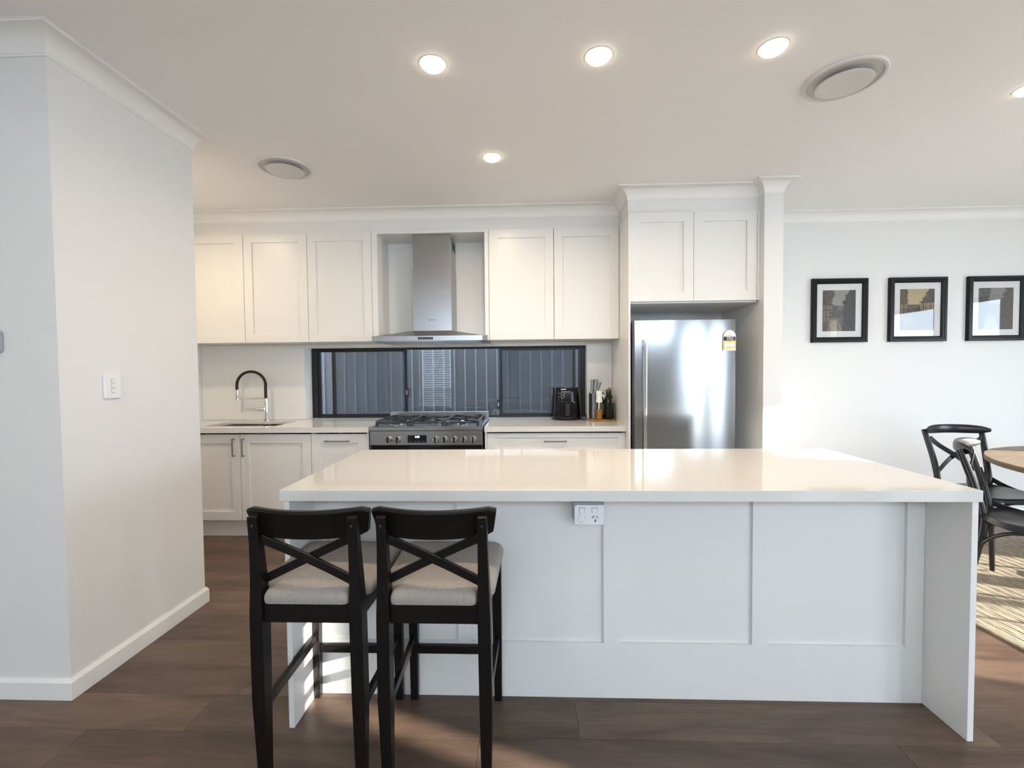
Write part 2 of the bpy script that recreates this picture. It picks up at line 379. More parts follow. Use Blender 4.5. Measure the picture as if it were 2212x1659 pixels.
# ------------------------------------------------------------------ rear glazing (behind the camera)
win2 = bpy.data.objects.new('window_2', None); C.objects.link(win2); win2.location = (-2.25, YR, .25); win2['kind'] = 'structure'
for xa, xb, za, zb_ in ((-2.65, -2.61, .25, 2.15), (-1.89, -1.85, .25, 2.15), (-2.61, -1.89, .25, .29), (-2.61, -1.89, 2.11, 2.15)): MB().box(xa, xb, YR - .12, YR - .06, za, zb_).build('window_frame', 'aluminium_black', win2)
bl = thing('venetian_blind', 'white venetian blind mirrored in the glass of the kitchen window', 'blind', (-2.25, YR - .03, 2.1))
MB().box(-2.6, -1.9, YR - .055, YR - .005, 2.06, 2.11).build('headrail', 'blind_white', bl)
sm = None
for k in range(31):
    z_ = .34 + k * .055
    if sm is None:
        sm = MB().add([(-2.6, YR - .040, z_ + .020), (-1.9, YR - .040, z_ + .020), (-1.9, YR - .018, z_ - .022), (-2.6, YR - .018, z_ - .022), (-2.6, YR - .038, z_ + .022), (-1.9, YR - .038, z_ + .022), (-1.9, YR - .016, z_ - .020), (-2.6, YR - .016, z_ - .020)],
                      [(0,3,2,1),(4,5,6,7),(0,1,5,4),(1,2,6,5),(2,3,7,6),(3,0,4,7)]).build('slat', 'blind_white', bl); sz0 = z_
    else:
        c = sm.copy(); C.objects.link(c); c.parent = bl; c.location = (0, 0, z_ - sz0)
for xx in (-2.45, -2.05): MB().tube([(xx, YR - .03, .33), (xx, YR - .03, 2.07)], .0015, 5, up=(1, 0, 0)).build('ladder_cord', 'blind_white', bl)
for n_, (xa, xb) in ((3, (3.15, 3.9)), (5, (4.3, 5.3))):
    wr = bpy.data.objects.new('window_%d' % n_, None); C.objects.link(wr); wr.location = ((xa + xb) / 2, YR, 0); wr['kind'] = 'structure'
    for xc in (xa + .025, xb - .025): MB().box(xc - .025, xc + .025, YR - .13, YR - .05, 0, 2.25).build('door_stile', 'aluminium_black', wr)
    MB().box(xa + .05, xb - .05, YR - .13, YR - .05, 2.20, 2.25).build('door_head', 'aluminium_black', wr)
wr = bpy.data.objects.new('window_6', None); C.objects.link(wr); wr.location = (.55, YR, 1.96); wr['kind'] = 'structure'  # unseen clerestory, added to brighten the near-left wall and island front
for xc in (-1.58, -.17, 1.27, 2.68): MB().box(xc - .02, xc + .02, YR - .13, YR - .06, 1.96, 2.62).build('window_stile', 'aluminium_black', wr)
for zz in (1.96, 2.58): MB().box(-1.56, 2.66, YR - .13, YR - .06, zz, zz + .04).build('window_rail', 'aluminium_black', wr)
win4 = bpy.data.objects.new('window_4', None); C.objects.link(win4); win4.location = (XR, 1.5, 0); win4['kind'] = 'structure'
for ya, yb_ in ((.55, .60), (1.46, 1.54), (2.40, 2.45)): MB().box(XR + .06, XR + .13, ya, yb_, 0, 2.28).build('door_stile', 'aluminium_black', win4)
MB().box(XR + .06, XR + .13, .6, 2.4, 2.22, 2.28).build('door_head', 'aluminium_black', win4)

# ------------------------------------------------------------------ outside the kitchen window : ribbed steel fence
fence = thing('steel_fence', 'dark grey ribbed steel fence outside the kitchen window', 'fence', (-.8, 5.3, -.16))
mat('fence_rib_lit', (.25, .26, .28), .35)  # lighter than the panels, standing in for light caught along the ribs
rib0 = [None]
def fence_panel(x0, x1):
    p = MB().box(x0, x1, 5.30, 5.306, -.15, 1.95).build('fence_panel', 'fence_steel', fence)
    x = x0 + .04
    while x < x1 - .03:
        if rib0[0] is None:
            rib0[0] = MB().prism([(x - .009, 5.2998), (x - .005, 5.284), (x + .005, 5.284), (x + .010, 5.2998)], 'z', -.14, 1.94).build('rib', 'fence_rib_lit', p); rib0.append(x)
        else:
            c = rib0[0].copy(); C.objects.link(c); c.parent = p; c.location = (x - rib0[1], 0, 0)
        x += .1265
posts = (-4.03, -1.70, -.17, 1.40, 3.0)
for a, b_ in zip(posts[:-1], posts[1:]): fence_panel(a + .03, b_ - .03)
for px in posts: MB().box(px - .035, px + .035, 5.265, 5.325, -.15, 1.97).build('post', 'fence_post', fence, .003)
MB().box(posts[0], posts[-1], 5.262, 5.33, 1.95, 1.99).build('top_rail', 'fence_post', fence)
struct(MB().box(-6, 6.5, 4.4, 4.95, 2.45, 2.55).build('eave', 'trim_paint'))

# ------------------------------------------------------------------ cabinet doors
def shaker(parent, x0, x1, z0, z1, yf, fw=.072, th=.02, name='door', rec=.012, bw=None):
    """door with its front face at y=yf looking towards -y"""
    b = MB(); y0, y1 = yf, yf + th; bw = bw or fw
    b.box(x0, x0 + fw, y0, y1, z0, z1).box(x1 - fw, x1, y0, y1, z0, z1).box(x0 + fw, x1 - fw, y0, y1, z0, z0 + bw).box(x0 + fw, x1 - fw, y0, y1, z1 - bw, z1)
    o = b.build(name, 'cabinet_white', parent)
    MB().box(x0 + fw - .001, x1 - fw + .001, y0 + rec, y1 - .002, z0 + bw - .001, z1 - bw + .001).build('door_panel', 'cabinet_white', o)
    return o
def bar_handle(parent, x0, x1, z0, z1, yf):
    """flat D handle; vertical if z range is long"""
    b = MB(); p = .032
    if z1 - z0 > x1 - x0:
        xc = (x0 + x1) / 2; b.box(xc - .005, xc + .005, yf - p, yf - p + .009, z0, z1)
        for zz in (z0, z1 - .01): b.box(xc - .005, xc + .005, yf - p + .009, yf, zz, zz + .01)
    else:
        zc_ = (z0 + z1) / 2; b.box(x0, x1, yf - p, yf - p + .009, zc_ - .005, zc_ + .005)
        for xx in (x0, x1 - .01): b.box(xx, xx + .01, yf - p + .009, yf, zc_ - .005, zc_ + .005)
    return b.build('handle', 'handle_metal', parent, .0015)
G = .0022
UY, UZ0, UZ1 = 3.84, 1.635, 2.568
def carcass(parent, x0, x1, y0, y1, z0, z1, name='body'):
    b = MB(); t = .016
    b.box(x0, x0 + t, y0, y1, z0, z1).box(x1 - t, x1, y0, y1, z0, z1).box(x0 + t, x1 - t, y0, y1, z0, z0 + t).box(x0 + t, x1 - t, y0, y1, z1 - t, z1).box(x0 + t, x1 - t, y1 - t, y1, z0 + t, z1 - t)
    return b.build(name, 'cabinet_white', parent)
def upper(xs, label):
    t = thing('upper_cabinet', label, 'cabinet', ((xs[0] + xs[-1]) / 2, 4.0, UZ0), 'wall cabinets of the kitchen run')
    carcass(t, xs[0] + .001, xs[-1] - .001, UY + .034, YB - .002, UZ0 + .002, UZ1 - .002)
    for a, c in zip(xs[:-1], xs[1:]): shaker(t, a + G, c - G, UZ0, UZ1, UY)
upper((-3.022, -2.460, -1.897), 'cream wall cabinet with two doors above the sink, next to the nib wall')
upper((-1.897, -1.335), 'single door cream wall cabinet left of the range hood')
upper((-.328, .224, .772), 'cream wall cabinet with two doors between range hood and fridge')
# niche round the range hood
t = thing('hood_surround', 'white open cabinet niche framing the steel range hood', 'cabinet', (-.83, 4.0, 1.68))
MB().box(-1.334, -1.318, UY, YB - .002, UZ0, UZ1).build('side_panel', 'cabinet_white', t)
MB().box(-1.318, -1.285, UY, YB - .002, 1.676, UZ1).build('side_panel', 'cabinet_white', t)
MB().box(-.362, -.345, UY, YB - .002, 1.676, UZ1).build('side_panel', 'cabinet_white', t)
MB().box(-.345, -.329, UY, YB - .002, UZ0, UZ1).build('side_panel', 'cabinet_white', t)
MB().box(-1.285, -.362, UY, YB - .002, 2.55, UZ1).build('top_panel', 'cabinet_white', t)
MB().box(-1.285, -.362, 4.155, YB - .002, 1.64, 2.55).build('back_panel', 'splash_white', t)

# ------------------------------------------------------------------ range hood
t = thing('range_hood', 'stainless steel chimney range hood above the cooker', 'range hood', (-.82, 3.9, 1.62))
hx0, hx1, hy0, hy1 = -1.283, -.34, 3.66, 4.152
q = [(hx0, hy0), (hx1 - .03, hy0), (hx1, hy0 + .05), (hx1, hy1), (hx0, hy1)]
b = MB(); cx0, cx1, cy0 = -.99, -.655, 3.87
z0, z1, z2 = 1.622, 1.662, 1.722
vs_ = [(p[0], p[1], z0) for p in q] + [(p[0], p[1], z1) for p in q] + [(cx0, cy0, z2), (cx1, cy0, z2), (cx1, cy0, z2), (cx1, hy1, z2), (cx0, hy1, z2)]
fs = [(0, 1, 2, 3, 4)]
for i in range(5):
    j = (i + 1) % 5; fs.append((i, j, 5 + j, 5 + i))
fs += [(5, 6, 11, 10), (6, 7, 11), (7, 8, 13, 11), (8, 9, 14, 13), (9, 5, 10, 14), (10, 11, 13, 14)]
canopy = b.add(vs_, fs).build('canopy', 'steel', t)
MB().box(cx0, cx1, cy0, hy1, z2 - .004, 2.272).build('lower_chimney', 'steel', t, .0015)
up_ = MB().box(cx0 + .004, cx1 - .004, cy0 + .004, hy1, 2.272, 2.549).build('upper_chimney', 'steel', t, .0015)
MB().box(cx1 - .005, cx1 - .0025, 3.98, 4.12, 2.44, 2.51).build('vent_slot', 'slot_dark', up_)
MB().box(-.90, -.775, hy0 - .0015, hy0 + .004, 1.632, 1.652).build('control_strip', 'black_gloss', canopy)
for k in range(5): MB().box(-.885 + k * .022, -.876 + k * .022, hy0 - .0025, hy0 - .001, 1.640, 1.645).build('button', 'handle_metal', canopy)
for k in range(3):
    xa = -1.215 + k * .275
    MB().add([(xa, 3.715, 1.6185), (xa + .26, 3.715, 1.6185), (xa + .26, 4.06, 1.6185), (xa, 4.06, 1.6185), (xa, 3.715, 1.6225), (xa + .26, 3.715, 1.6225), (xa + .26, 4.06, 1.6225), (xa, 4.06, 1.6225)],
             [(0,3,2,1),(4,5,6,7),(0,1,5,4),(1,2,6,5),(2,3,7,6),(3,0,4,7)]).build('grease_filter', 'filter_mesh', canopy)
b = MB(); b.lathe([(.004, 0), (.0055, 0), (.0055, .001), (.004, .001)], (-.845, cy0 - .001, 1.815), 12, 'y')
for k in range(6): b.box(-.835 + k * .007, -.830 + k * .007, cy0 - .001, cy0, 1.813, 1.817)
b.build('maker_mark', 'ink_dark', t)

# ------------------------------------------------------------------ splashback
t = thing('splashback', 'glossy off-white splashback lining the wall behind the kitchen bench', 'splashback', (-1.2, 4.168, .93))
for xa, xb, za, zb_ in ((XL + .002, WX0, .926, 1.633), (WX0 + .001, -1.337, WZ1 + .001, 1.633), (-1.335, -.33, WZ1 + .001, 1.64), (-.328, WX1, WZ1 + .001, 1.633), (WX1 + .001, .768, .926, 1.633)):
    MB().box(xa, xb, YB - .007, YB - .001, za, zb_).build('splashback_panel', 'splash_white', t)
for xa, xb in ((WX0 - .001, WX0 + .0015), (WX1 - .0015, WX1 + .001)): MB().box(xa, xb, YB - .007, 4.288, .926, WZ1).build('reveal_lining', 'trim_paint', t)

# ------------------------------------------------------------------ base cabinets
DY = 3.602; DZ0, DZ1 = .152, .866; KZ = .148
def base(x0, x1, label):
    t = thing('base_cabinet', label, 'cabinet', ((x0 + x1) / 2, 3.9, 0), 'base cabinets under the long bench')
    b = MB(); tt = .016; y0, y1 = DY + .034, YB - .05
    b.box(x0, x0 + tt, y0, y1, KZ, .879).box(x1 - tt, x1, y0, y1, KZ, .879).box(x0 + tt, x1 - tt, y0, y1, KZ, KZ + tt).box(x0 + tt, x1 - tt, y1 - tt, y1, KZ + tt, .879)
    b.build('body', 'cabinet_white', t)
    MB().box(x0, x1, 3.66, 3.676, 0.0005, KZ - .001).build('kickboard', 'cabinet_white', t)
    return t
t = base(-3.05, -1.781, 'white sink base cabinet with two shaker doors and twin bar handles')
MB().box(-3.05, -2.972, DY, DY + .02, DZ0, DZ1).build('filler', 'cabinet_white', t)
d = shaker(t, -2.97 + G, -2.376 - G, DZ0, DZ1, DY); bar_handle(d, -2.432, -2.418, .685, .835, DY)
d = shaker(t, -2.376 + G, -1.781 - G, DZ0, DZ1, DY); bar_handle(d, -2.351, -2.337, .685, .835, DY)
t = base(-1.781, -1.30, 'narrow white base cabinet with one horizontal bar handle left of the cooker')
d = shaker(t, -1.781 + G, -1.318, DZ0, DZ1, DY); bar_handle(d, -1.66, -1.46, .80, .82, DY)
MB().box(-1.316, -1.300, DY - .004, DY + .02, KZ, .878).build('end_strip', 'cabinet_white', t)
t = base(-.352, .7725, 'wide white drawer cabinet right of the cooker')
MB().box(-.352, -.336, DY - .004, DY + .02, KZ, .878).build('end_strip', 'cabinet_white', t)
for za, zb_ in ((.70, DZ1), (.43, .696), (DZ0, .426)):
    d = shaker(t, -.334, .772, za, zb_, DY, fw=.06, name='drawer', bw=.032)
    bar_handle(d, .125, .305, (za + zb_) / 2 + .01, (za + zb_) / 2 + .03, DY)

# worktops
def worktop_left():
    t = thing('worktop', 'white stone worktop around the sink', 'worktop', (-2.2, 3.9, .88))
    sx0, sx1, sy0, sy1 = -2.745, -2.125, 3.69, 4.045
    y0, y1, za, zb_ = 3.575, YB - .0005, .881, .924
    b = MB()
    V = [(XL + .001, y0), (-1.294, y0), (-1.294, y1), (XL + .001, y1), (sx0, sy0), (sx1, sy0), (sx1, sy1), (sx0, sy1)]
    vs_ = [(p[0], p[1], zb_) for p in V] + [(p[0], p[1], za) for p in V]
    fs = []
    for a in range(4):
        c = (a + 1) % 4; fs += [(a, c, 4 + c, 4 + a), (8 + a, 12 + a, 12 + c, 8 + c), (a, 8 + a, 8 + c, c), (4 + a, 4 + c, 12 + c, 12 + a)]
    b.add(vs_, fs)
    b.build('stone_slab', 'stone', t)
    MB().box(WX0 + .002, -1.294, YB, 4.288, za, zb_).build('sill_slab', 'stone', t)
worktop_left()
t = thing('worktop', 'white stone worktop holding the air fryer and bottles', 'worktop', (.2, 3.9, .88))
MB().box(-.354, .772, 3.575, YB - .0005, .881, .924).build('stone_slab', 'stone', t)
MB().box(-1.293, WX1 - .002, YB, 4.288, .881, .924).build('sill_slab', 'stone', t)

# sink : two steel bowls
t = thing('kitchen_sink', 'double bowl stainless steel sink let into the white worktop', 'sink', (-2.43, 3.87, .70))
def bowl(x0, x1, y0, y1, zt_, d):
    b = MB(); r = .02; o = rrect(x0, x1, y0, y1, r, 3); n = len(o)
    i_ = rrect(x0 + .012, x1 - .012, y0 + .012, y1 - .012, r, 3)
    rings = [[(p[0], p[1], zt_) for p in o], [(p[0], p[1], zt_ - d + .02) for p in o], [(p[0], p[1], zt_ - d) for p in i_]]
    vs_ = sum(rings, []); fs = []
    for k in range(2):
        for i in range(n):
            j = (i + 1) % n; fs.append((k*n + i, k*n + j, (k+1)*n + j, (k+1)*n + i))
    fs.append(tuple(2 * n + i for i in range(n)))
    bo = b.add(vs_, fs).build('bowl', 'sink_steel', t, smooth=40)
    MB().lathe([(.001, .001), (.038, .001), (.042, .004), (.044, .001)], ((x0 + x1) / 2, (y0 + y1) / 2, zt_ - d), 20).build('drain', 'chrome', bo, smooth=30)
bowl(-2.744, -2.412, 3.691, 4.044, .9, .19); bowl(-2.392, -2.126, 3.691, 4.044, .9, .16)
MB().box(-2.412, -2.392, 3.692, 4.043, .86, .9).build('divider', 'sink_steel', t, .003)

# tap
t = thing('kitchen_tap', 'chrome spring tap with arching black rubber hose over the sink', 'tap', (-2.436, 4.085, .924))
tx, ty = -2.436, 4.085
MB().lathe([(.001, .924), (.026, .924), (.026, .930), (.019, .936), (.017, .99), (.0165, 1.12), (.014, 1.135), (.001, 1.136)], (tx, ty, 0), 20).build('body', 'chrome', t, smooth=35)
MB().lathe([(.001, 0), (.013, 0), (.013, .055), (.001, .056)], (0, 0, 0), 16, 'x').xf(lambda p: (tx - .012 - p[0] * .8, ty - .012 - p[0] * .55 + p[1], 1.036 + p[2])).build('lever', 'chrome', t, smooth=35)
R_, zc_ = .137, 1.255
path = [(tx - .002, ty, 1.13)] + [(tx - .002, ty, 1.13 + k * .02) for k in range(1, 6)] + [(tx - R_ + R_ * math.cos(a), ty, zc_ + R_ * .93 * math.sin(a)) for a in [PI * k / 20 for k in range(21)]] + [(tx - 2 * R_, ty, zc_ - .04)]
MB().tube(path, .0125, 12, up=(0, 1, 0)).build('hose', 'rubber_black', t, smooth=50)
MB().lathe([(.001, 1.118), (.012, 1.12), (.0135, 1.14), (.0135, 1.215), (.001, 1.216)], (tx - 2 * R_ , ty, 0), 14).build('spray_head', 'chrome', t, smooth=35)
MB().sweep([(tx, ty, 1.137), (tx - 2 * R_ + .01, ty, 1.130)], [(-.008, -.006), (.008, -.006), (.008, .006), (-.008, .006)]).build('holder_arm', 'chrome', t, .002)
MB().lathe([(.013, 1.118), (.0185, 1.118), (.0185, 1.136), (.013, 1.136)], (tx - 2 * R_, ty, 0), 16).build('docking_ring', 'chrome', t, smooth=35)

# ------------------------------------------------------------------ freestanding cooker
t = thing('gas_cooker', 'wide stainless steel freestanding cooker with gas hob and row of knobs', 'cooker', (-.82, 3.85, 0))
rx0, rx1, ry0 = -1.276, -.366, 3.545
MB().box(rx0 + .004, rx1 - .004, ry0 + .03, 4.10, .1, .90).build('body', 'dark_steel', t)
MB().box(rx0 + .03, rx1 - .03, ry0 + .06, 4.08, .0005, .1).build('plinth', 'black_plastic', t)
MB().box(rx0, rx1, ry0, 4.10, .897, .926).build('hob_top', 'steel', t, .003)
fas = MB().box(rx0 + .002, rx1 - .002, ry0 + .003, ry0 + .035, .782, .8945).build('control_panel', 'steel', t, .002)
MB().box(rx0 + .006, rx1 - .006, ry0 + .012, ry0 + .035, .776, .782).build('gap_strip', 'black_plastic', t)
od = MB().box(rx0 + .008, rx1 - .008, ry0 + .008, ry0 + .033, .18, .775).build('oven_door', 'black_gloss', t, .004)
MB().tube([(rx0 + .08, ry0 - .03, .735), (rx1 - .08, ry0 - .03, .735)], .011, 12).build('oven_handle', 'steel', od, smooth=40)
for kx in (rx0 + .1, rx1 - .1): MB().box(kx - .008, kx + .008, ry0 - .03, ry0 + .01, .728, .742).build('handle_mount', 'steel', od)
bgd = MB().box(rx0, rx1, 4.10, 4.14, .90, .998).build('backguard', 'steel', t, .002)
dsp = MB().box(-.967, -.815, ry0 + .0005, ry0 + .006, .802, .862).build('display', 'black_gloss', fas)
text_mesh('6:06', .022, 'clock_glow', dsp, 'clock_digits', (-.889, ry0 - .0001, .849))
for k in range(4): MB().box(-.95 + k * .034, -.932 + k * .034, ry0 - .0002, ry0 + .001, .812, .8135).build('touch_mark', 'handle_metal', dsp)
for i, kx in enumerate((-1.122, -1.047, -.743, -.669, -.592, -.517, -.441)):
    kn = MB().lathe([(.001, -.024), (.021, -.024), (.023, -.020), (.024, 0), (.026, .003), (.026, .004)], (kx, ry0, .829), 24, 'y').build('knob', 'chrome', fas, smooth=35)
    MB().box(kx - .007, kx + .007, ry0 - .034, ry0 - .023, .806, .852).build('knob_grip', 'black_plastic', kn, .002)
    MB().box(kx - .01, kx + .01, ry0 + .002, ry0 + .0035, .866, .868).build('dial_mark', 'ink_dark', fas)
# hob : sunk plate, burners, cast iron trivets
MB().box(rx0 + .035, rx1 - .035, ry0 + .05, 4.085, .9262, .9275).build('spill_tray', 'steel', t)
for bx, by, br in ((-1.10, 3.70, .045), (-1.10, 3.96, .038), (-.822, 3.83, .062), (-.545, 3.70, .038), (-.545, 3.96, .045)):
    bu = MB().lathe([(br + .012, .927), (br + .012, .932), (br, .940), (br - .004, .942)], (bx, by, 0), 24).build('burner', 'steel', t, smooth=30)
    MB().lathe([(br - .002, .942), (br, .946), (br - .004, .951), (.001, .952)], (bx, by, 0), 24).build('burner_cap', 'cast_iron', bu, smooth=30)
for gx0, gx1 in ((-1.242, -.968), (-.960, -.685), (-.677, -.400)):
    b = MB(); gy0, gy1, zt_, r = 3.60, 4.075, .966, .006
    def bar(p, q_, r=r): b.sweep([p, q_], [(-r, -r), (r, -r), (r, r), (-r, r)])
    for xx in (gx0 + .006, gx1 - .006): bar((xx, gy0, zt_), (xx, gy1, zt_))
    for yy in (gy0 + .006, gy1 - .006): bar((gx0, yy, zt_ - .012), (gx1, yy, zt_ - .012))
    xm = (gx0 + gx1) / 2
    cs = (3.70, 3.96) if gx0 != -.960 else (3.83,)
    for yc in cs:
        for sx in (-1, 1):
            for s2 in (-1, 1): bar((xm + sx * .13, yc + s2 * (.115 if len(cs) > 1 else .2), zt_), (xm + sx * .022, yc + s2 * .03, zt_))
    if len(cs) > 1: bar((gx0, 3.83, zt_ - .004), (gx1, 3.83, zt_ - .004))
    for xx in (gx0 + .01, gx1 - .01):
        for yy in (gy0 + .008, gy1 - .008): b.box(xx - .01, xx + .01, yy - .009, yy + .009, .9277, zt_)
    b.build('trivet', 'cast_iron', t)

# ------------------------------------------------------------------ fridge tower
t = thing('fridge_surround', 'white tall panel and two door cabinet over the fridge', 'cabinet', (1.27, 3.8, 0))
MB().box(.7735, .7885, 3.492, YB - .002, .0005, 2.568).build('tall_panel', 'cabinet_white', t)
FZ0, FZ1 = 1.893, 2.566
carcass(t, .79, 1.762, 3.536, YB - .002, FZ0 - .012, FZ1 - .002)
shaker(t, .790, 1.2675, FZ0, FZ1, 3.502); shaker(t, 1.2705, 1.742, FZ0, FZ1, 3.502)
MB().box(1.745, 1.7635, 3.502, 3.522, FZ0, FZ1).build('filler', 'cabinet_white', t)
# fridge
t = thing('refrigerator', 'tall stainless steel fridge with long vertical handle and energy sticker', 'fridge', (1.19, 3.8, 0))
fx0, fx1, fyf = .800, 1.572, 3.452
MB().box(fx0 + .006, fx1 - .004, fyf + .075, 4.14, .02, 1.735).build('body', 'grey_plastic', t, .004)
def fridge_door(z0, z1):
    n = 24; front = []
    for k in range(n + 1):
        u = -1 + 2 * k / n; x = fx0 + .012 + (fx1 - fx0 - .012) * k / n
        front.append((x, fyf - .004 + .020 * abs(u) ** 2.6 ))
    poly = front + [(fx1, fyf + .068), (fx0 + .012, fyf + .068)]
    return MB().prism(poly, 'z', z0, z1).build('door', 'fridge_steel', t, .003, smooth=30)
fd = fridge_door(.62, 1.745); fd2 = fridge_door(.06, .612)
for k, (dx0, dx1, dy) in enumerate(((.0, .0105, .012),)):
    MB().box(fx0 + dx0, fx0 + dx1, fyf + dy + .012, fyf + .07, .06, 1.742).build('door_edge', 'dark_steel', t)
MB().box(fx0 + .02, fx1 - .02, fyf + .068, fyf + .075, .07, 1.735).build('gasket', 'rubber_black', t)
h = MB().prism([(.868, fyf - .042), (.893, fyf - .048), (.896, fyf - .03), (.874, fyf - .024)], 'z', .66, 1.60).build('handle', 'chrome', fd, .004)
for hz in (.70, 1.55): MB().box(.872, .89, fyf - .03, fyf + .008, hz, hz + .04).build('handle_mount', 'chrome', h)
MB().lathe([(.001, 0), (.022, 0), (.022, .015), (.001, .018)], (.865, fyf + .10, 1.736), 16).build('hinge_cover', 'black_plastic', t, smooth=30)
# energy sticker (flat print)
lx, lz, lw, lh = 1.472, 1.508, .096, .155
ly = fyf + .0082
b = MB(); pts = [(lx, lz), (lx + lw, lz), (lx + lw, lz + lh - lw / 2)] + arc(lx + lw / 2, lz + lh - lw / 2, lw / 2, 0, PI, 16)[1:]
slope = lambda p: (p[0], p[1] + (p[0] - lx - lw / 2) * .062, p[2])
st = b.prism(pts, 'y', ly - .0075, ly - .0065).xf(slope).build('energy_sticker', 'label_white', fd)
st['label'] = 'white energy rating sticker with black and yellow bands'
y_ = ly - .0078
MB().box(lx + .003, lx + lw - .003, y_ - .0003, y_ + .0006, lz + .074, lz + .105).xf(slope).build('black_band', 'label_black', st)
MB().box(lx + .003, lx + lw - .003, y_ - .0003, y_ + .0006, lz + .016, lz + .073).xf(slope).build('yellow_field', 'label_yellow', st)
MB().box(lx + .013, lx + lw - .013, y_ - .0007, y_ + .0004, lz + .027, lz + .062).xf(slope).build('white_field', 'label_white', st)
for tx_, zz, sz in (('ENERGY', .0965, .017), ('RATING', .0825, .017)): text_mesh(tx_, sz, 'label_white', st, 'lettering', (lx + lw / 2, y_ - .0012, lz + zz))
MB().box(lx + .03, lx + lw - .03, y_ - .0012, y_ - .0005, lz + .057, lz + .0585).xf(slope).build('small_print', 'ink_dark', st)
MB().box(lx + .035, lx + lw - .035, y_ - .0012, y_ - .0005, lz + .030, lz + .0315).xf(slope).build('small_print', 'ink_dark', st)
MB().box(lx + .012, lx + lw - .012, y_ - .0004, y_ + .0006, lz + .009, lz + .0105).xf(slope).build('small_print', 'grey_plastic', st)
MB().box(lx + .033, lx + lw - .033, y_ - .0004, y_ + .0006, lz + .112, lz + .116).xf(slope).build('small_print', 'grey_plastic', st)

# ------------------------------------------------------------------ things on the right worktop
t = thing('air_fryer', 'glossy black rounded air fryer on the worktop by the window', 'air fryer', (.345, 4.115, .924))
ax, ay, az = .345, 4.118, .924
def squircle(r, n=40, p=2.6):
    out = []
    for k in range(n):
        a = 2 * PI * k / n; c, s_ = math.cos(a), math.sin(a); rr = r / (abs(c) ** p + abs(s_) ** p) ** (1 / p); out.append((rr * c, rr * s_))
    return out
b = MB(); prof = [(.120, .001), (.136, .006), (.139, .02), (.137, .05), (.131, .15), (.124, .25), (.121, .280), (.116, .290), (.10, .2935), (.001, .2945)]
n = 40; vs_ = []; fs = []
for r, z_ in prof: vs_ += [(ax + x, ay + y * .98, az + z_) for x, y in squircle(r, n)]
for i in range(len(prof) - 1):
    for k in range(n): fs.append((i*n + k, i*n + (k+1) % n, (i+1)*n + (k+1) % n, (i+1)*n + k))
fs.append(tuple(range(n))[::-1]); b.add(vs_, fs); b.build('body', 'black_gloss', t, smooth=35)
fyb = ay - .131
dr = MB().prism(rrect(ax - .078, ax + .078, az + .025, az + .165, .02), 'y', fyb - .010, fyb + .05).build('drawer', 'black_gloss', t, .004)
MB().prism(rrect(ax - .022, ax + .022, az + .045, az + .150, .012), 'y', fyb - .045, fyb - .009).build('drawer_handle', 'black_plastic', dr, .006)
for zz in (.262, .232):
    kx, kz = ax - .042, az + zz - .02
    kn = MB().lathe([(.001, -.016), (.012, -.016), (.014, 0), (.001, .003)], (kx, fyb + .006, kz), 20, 'y').build('dial', 'black_plastic', t, smooth=35)
    MB().lathe([(.0145, -.003), (.017, -.003), (.017, .006), (.0145, .006)], (kx, fyb + .006, kz), 24, 'y').build('dial_ring', 'handle_metal', kn, smooth=35)
    MB().box(kx - .036, kx - .028, fyb + .003, fyb + .02, kz - .003, kz + .003).build('dial_icon', 'handle_metal', t)
MB().box(ax - .055, ax - .013, fyb + .002, fyb + .02, az + .272, az + .278).build('maker_badge', 'label_white', t)
cord = [(ax + .11, ay + .02, az + .01), (ax + .135, ay - .08, az + .008), (ax + .152, ay - .135, az + .006), (ax + .166, ay - .12, az + .016), (ax + .172, ay - .08, az + .035), (ax + .168, ay - .045, az + .05), (ax + .16, ay - .03, az + .045), (ax + .15, ay + .01, az + .02), (ax + .14, ay + .06, az + .01)]
def smooth_path(P, m=6):
    P = [Vector(p) for p in P]; out = []
    for i in range(len(P) - 1):
        p0, p1, p2, p3 = P[max(i-1, 0)], P[i], P[i+1], P[min(i+2, len(P)-1)]
        for k in range(m):
            u = k / m; out.append(.5 * ((2*p1) + (p2 - p0) * u + (2*p0 - 5*p1 + 4*p2 - p3) * u*u + (3*p1 - p0 - 3*p2 + p3) * u**3))
    out.append(P[-1]); return out
MB().tube(smooth_path(cord), .004, 8).build('power_cord', 'rubber_black', t, smooth=60)

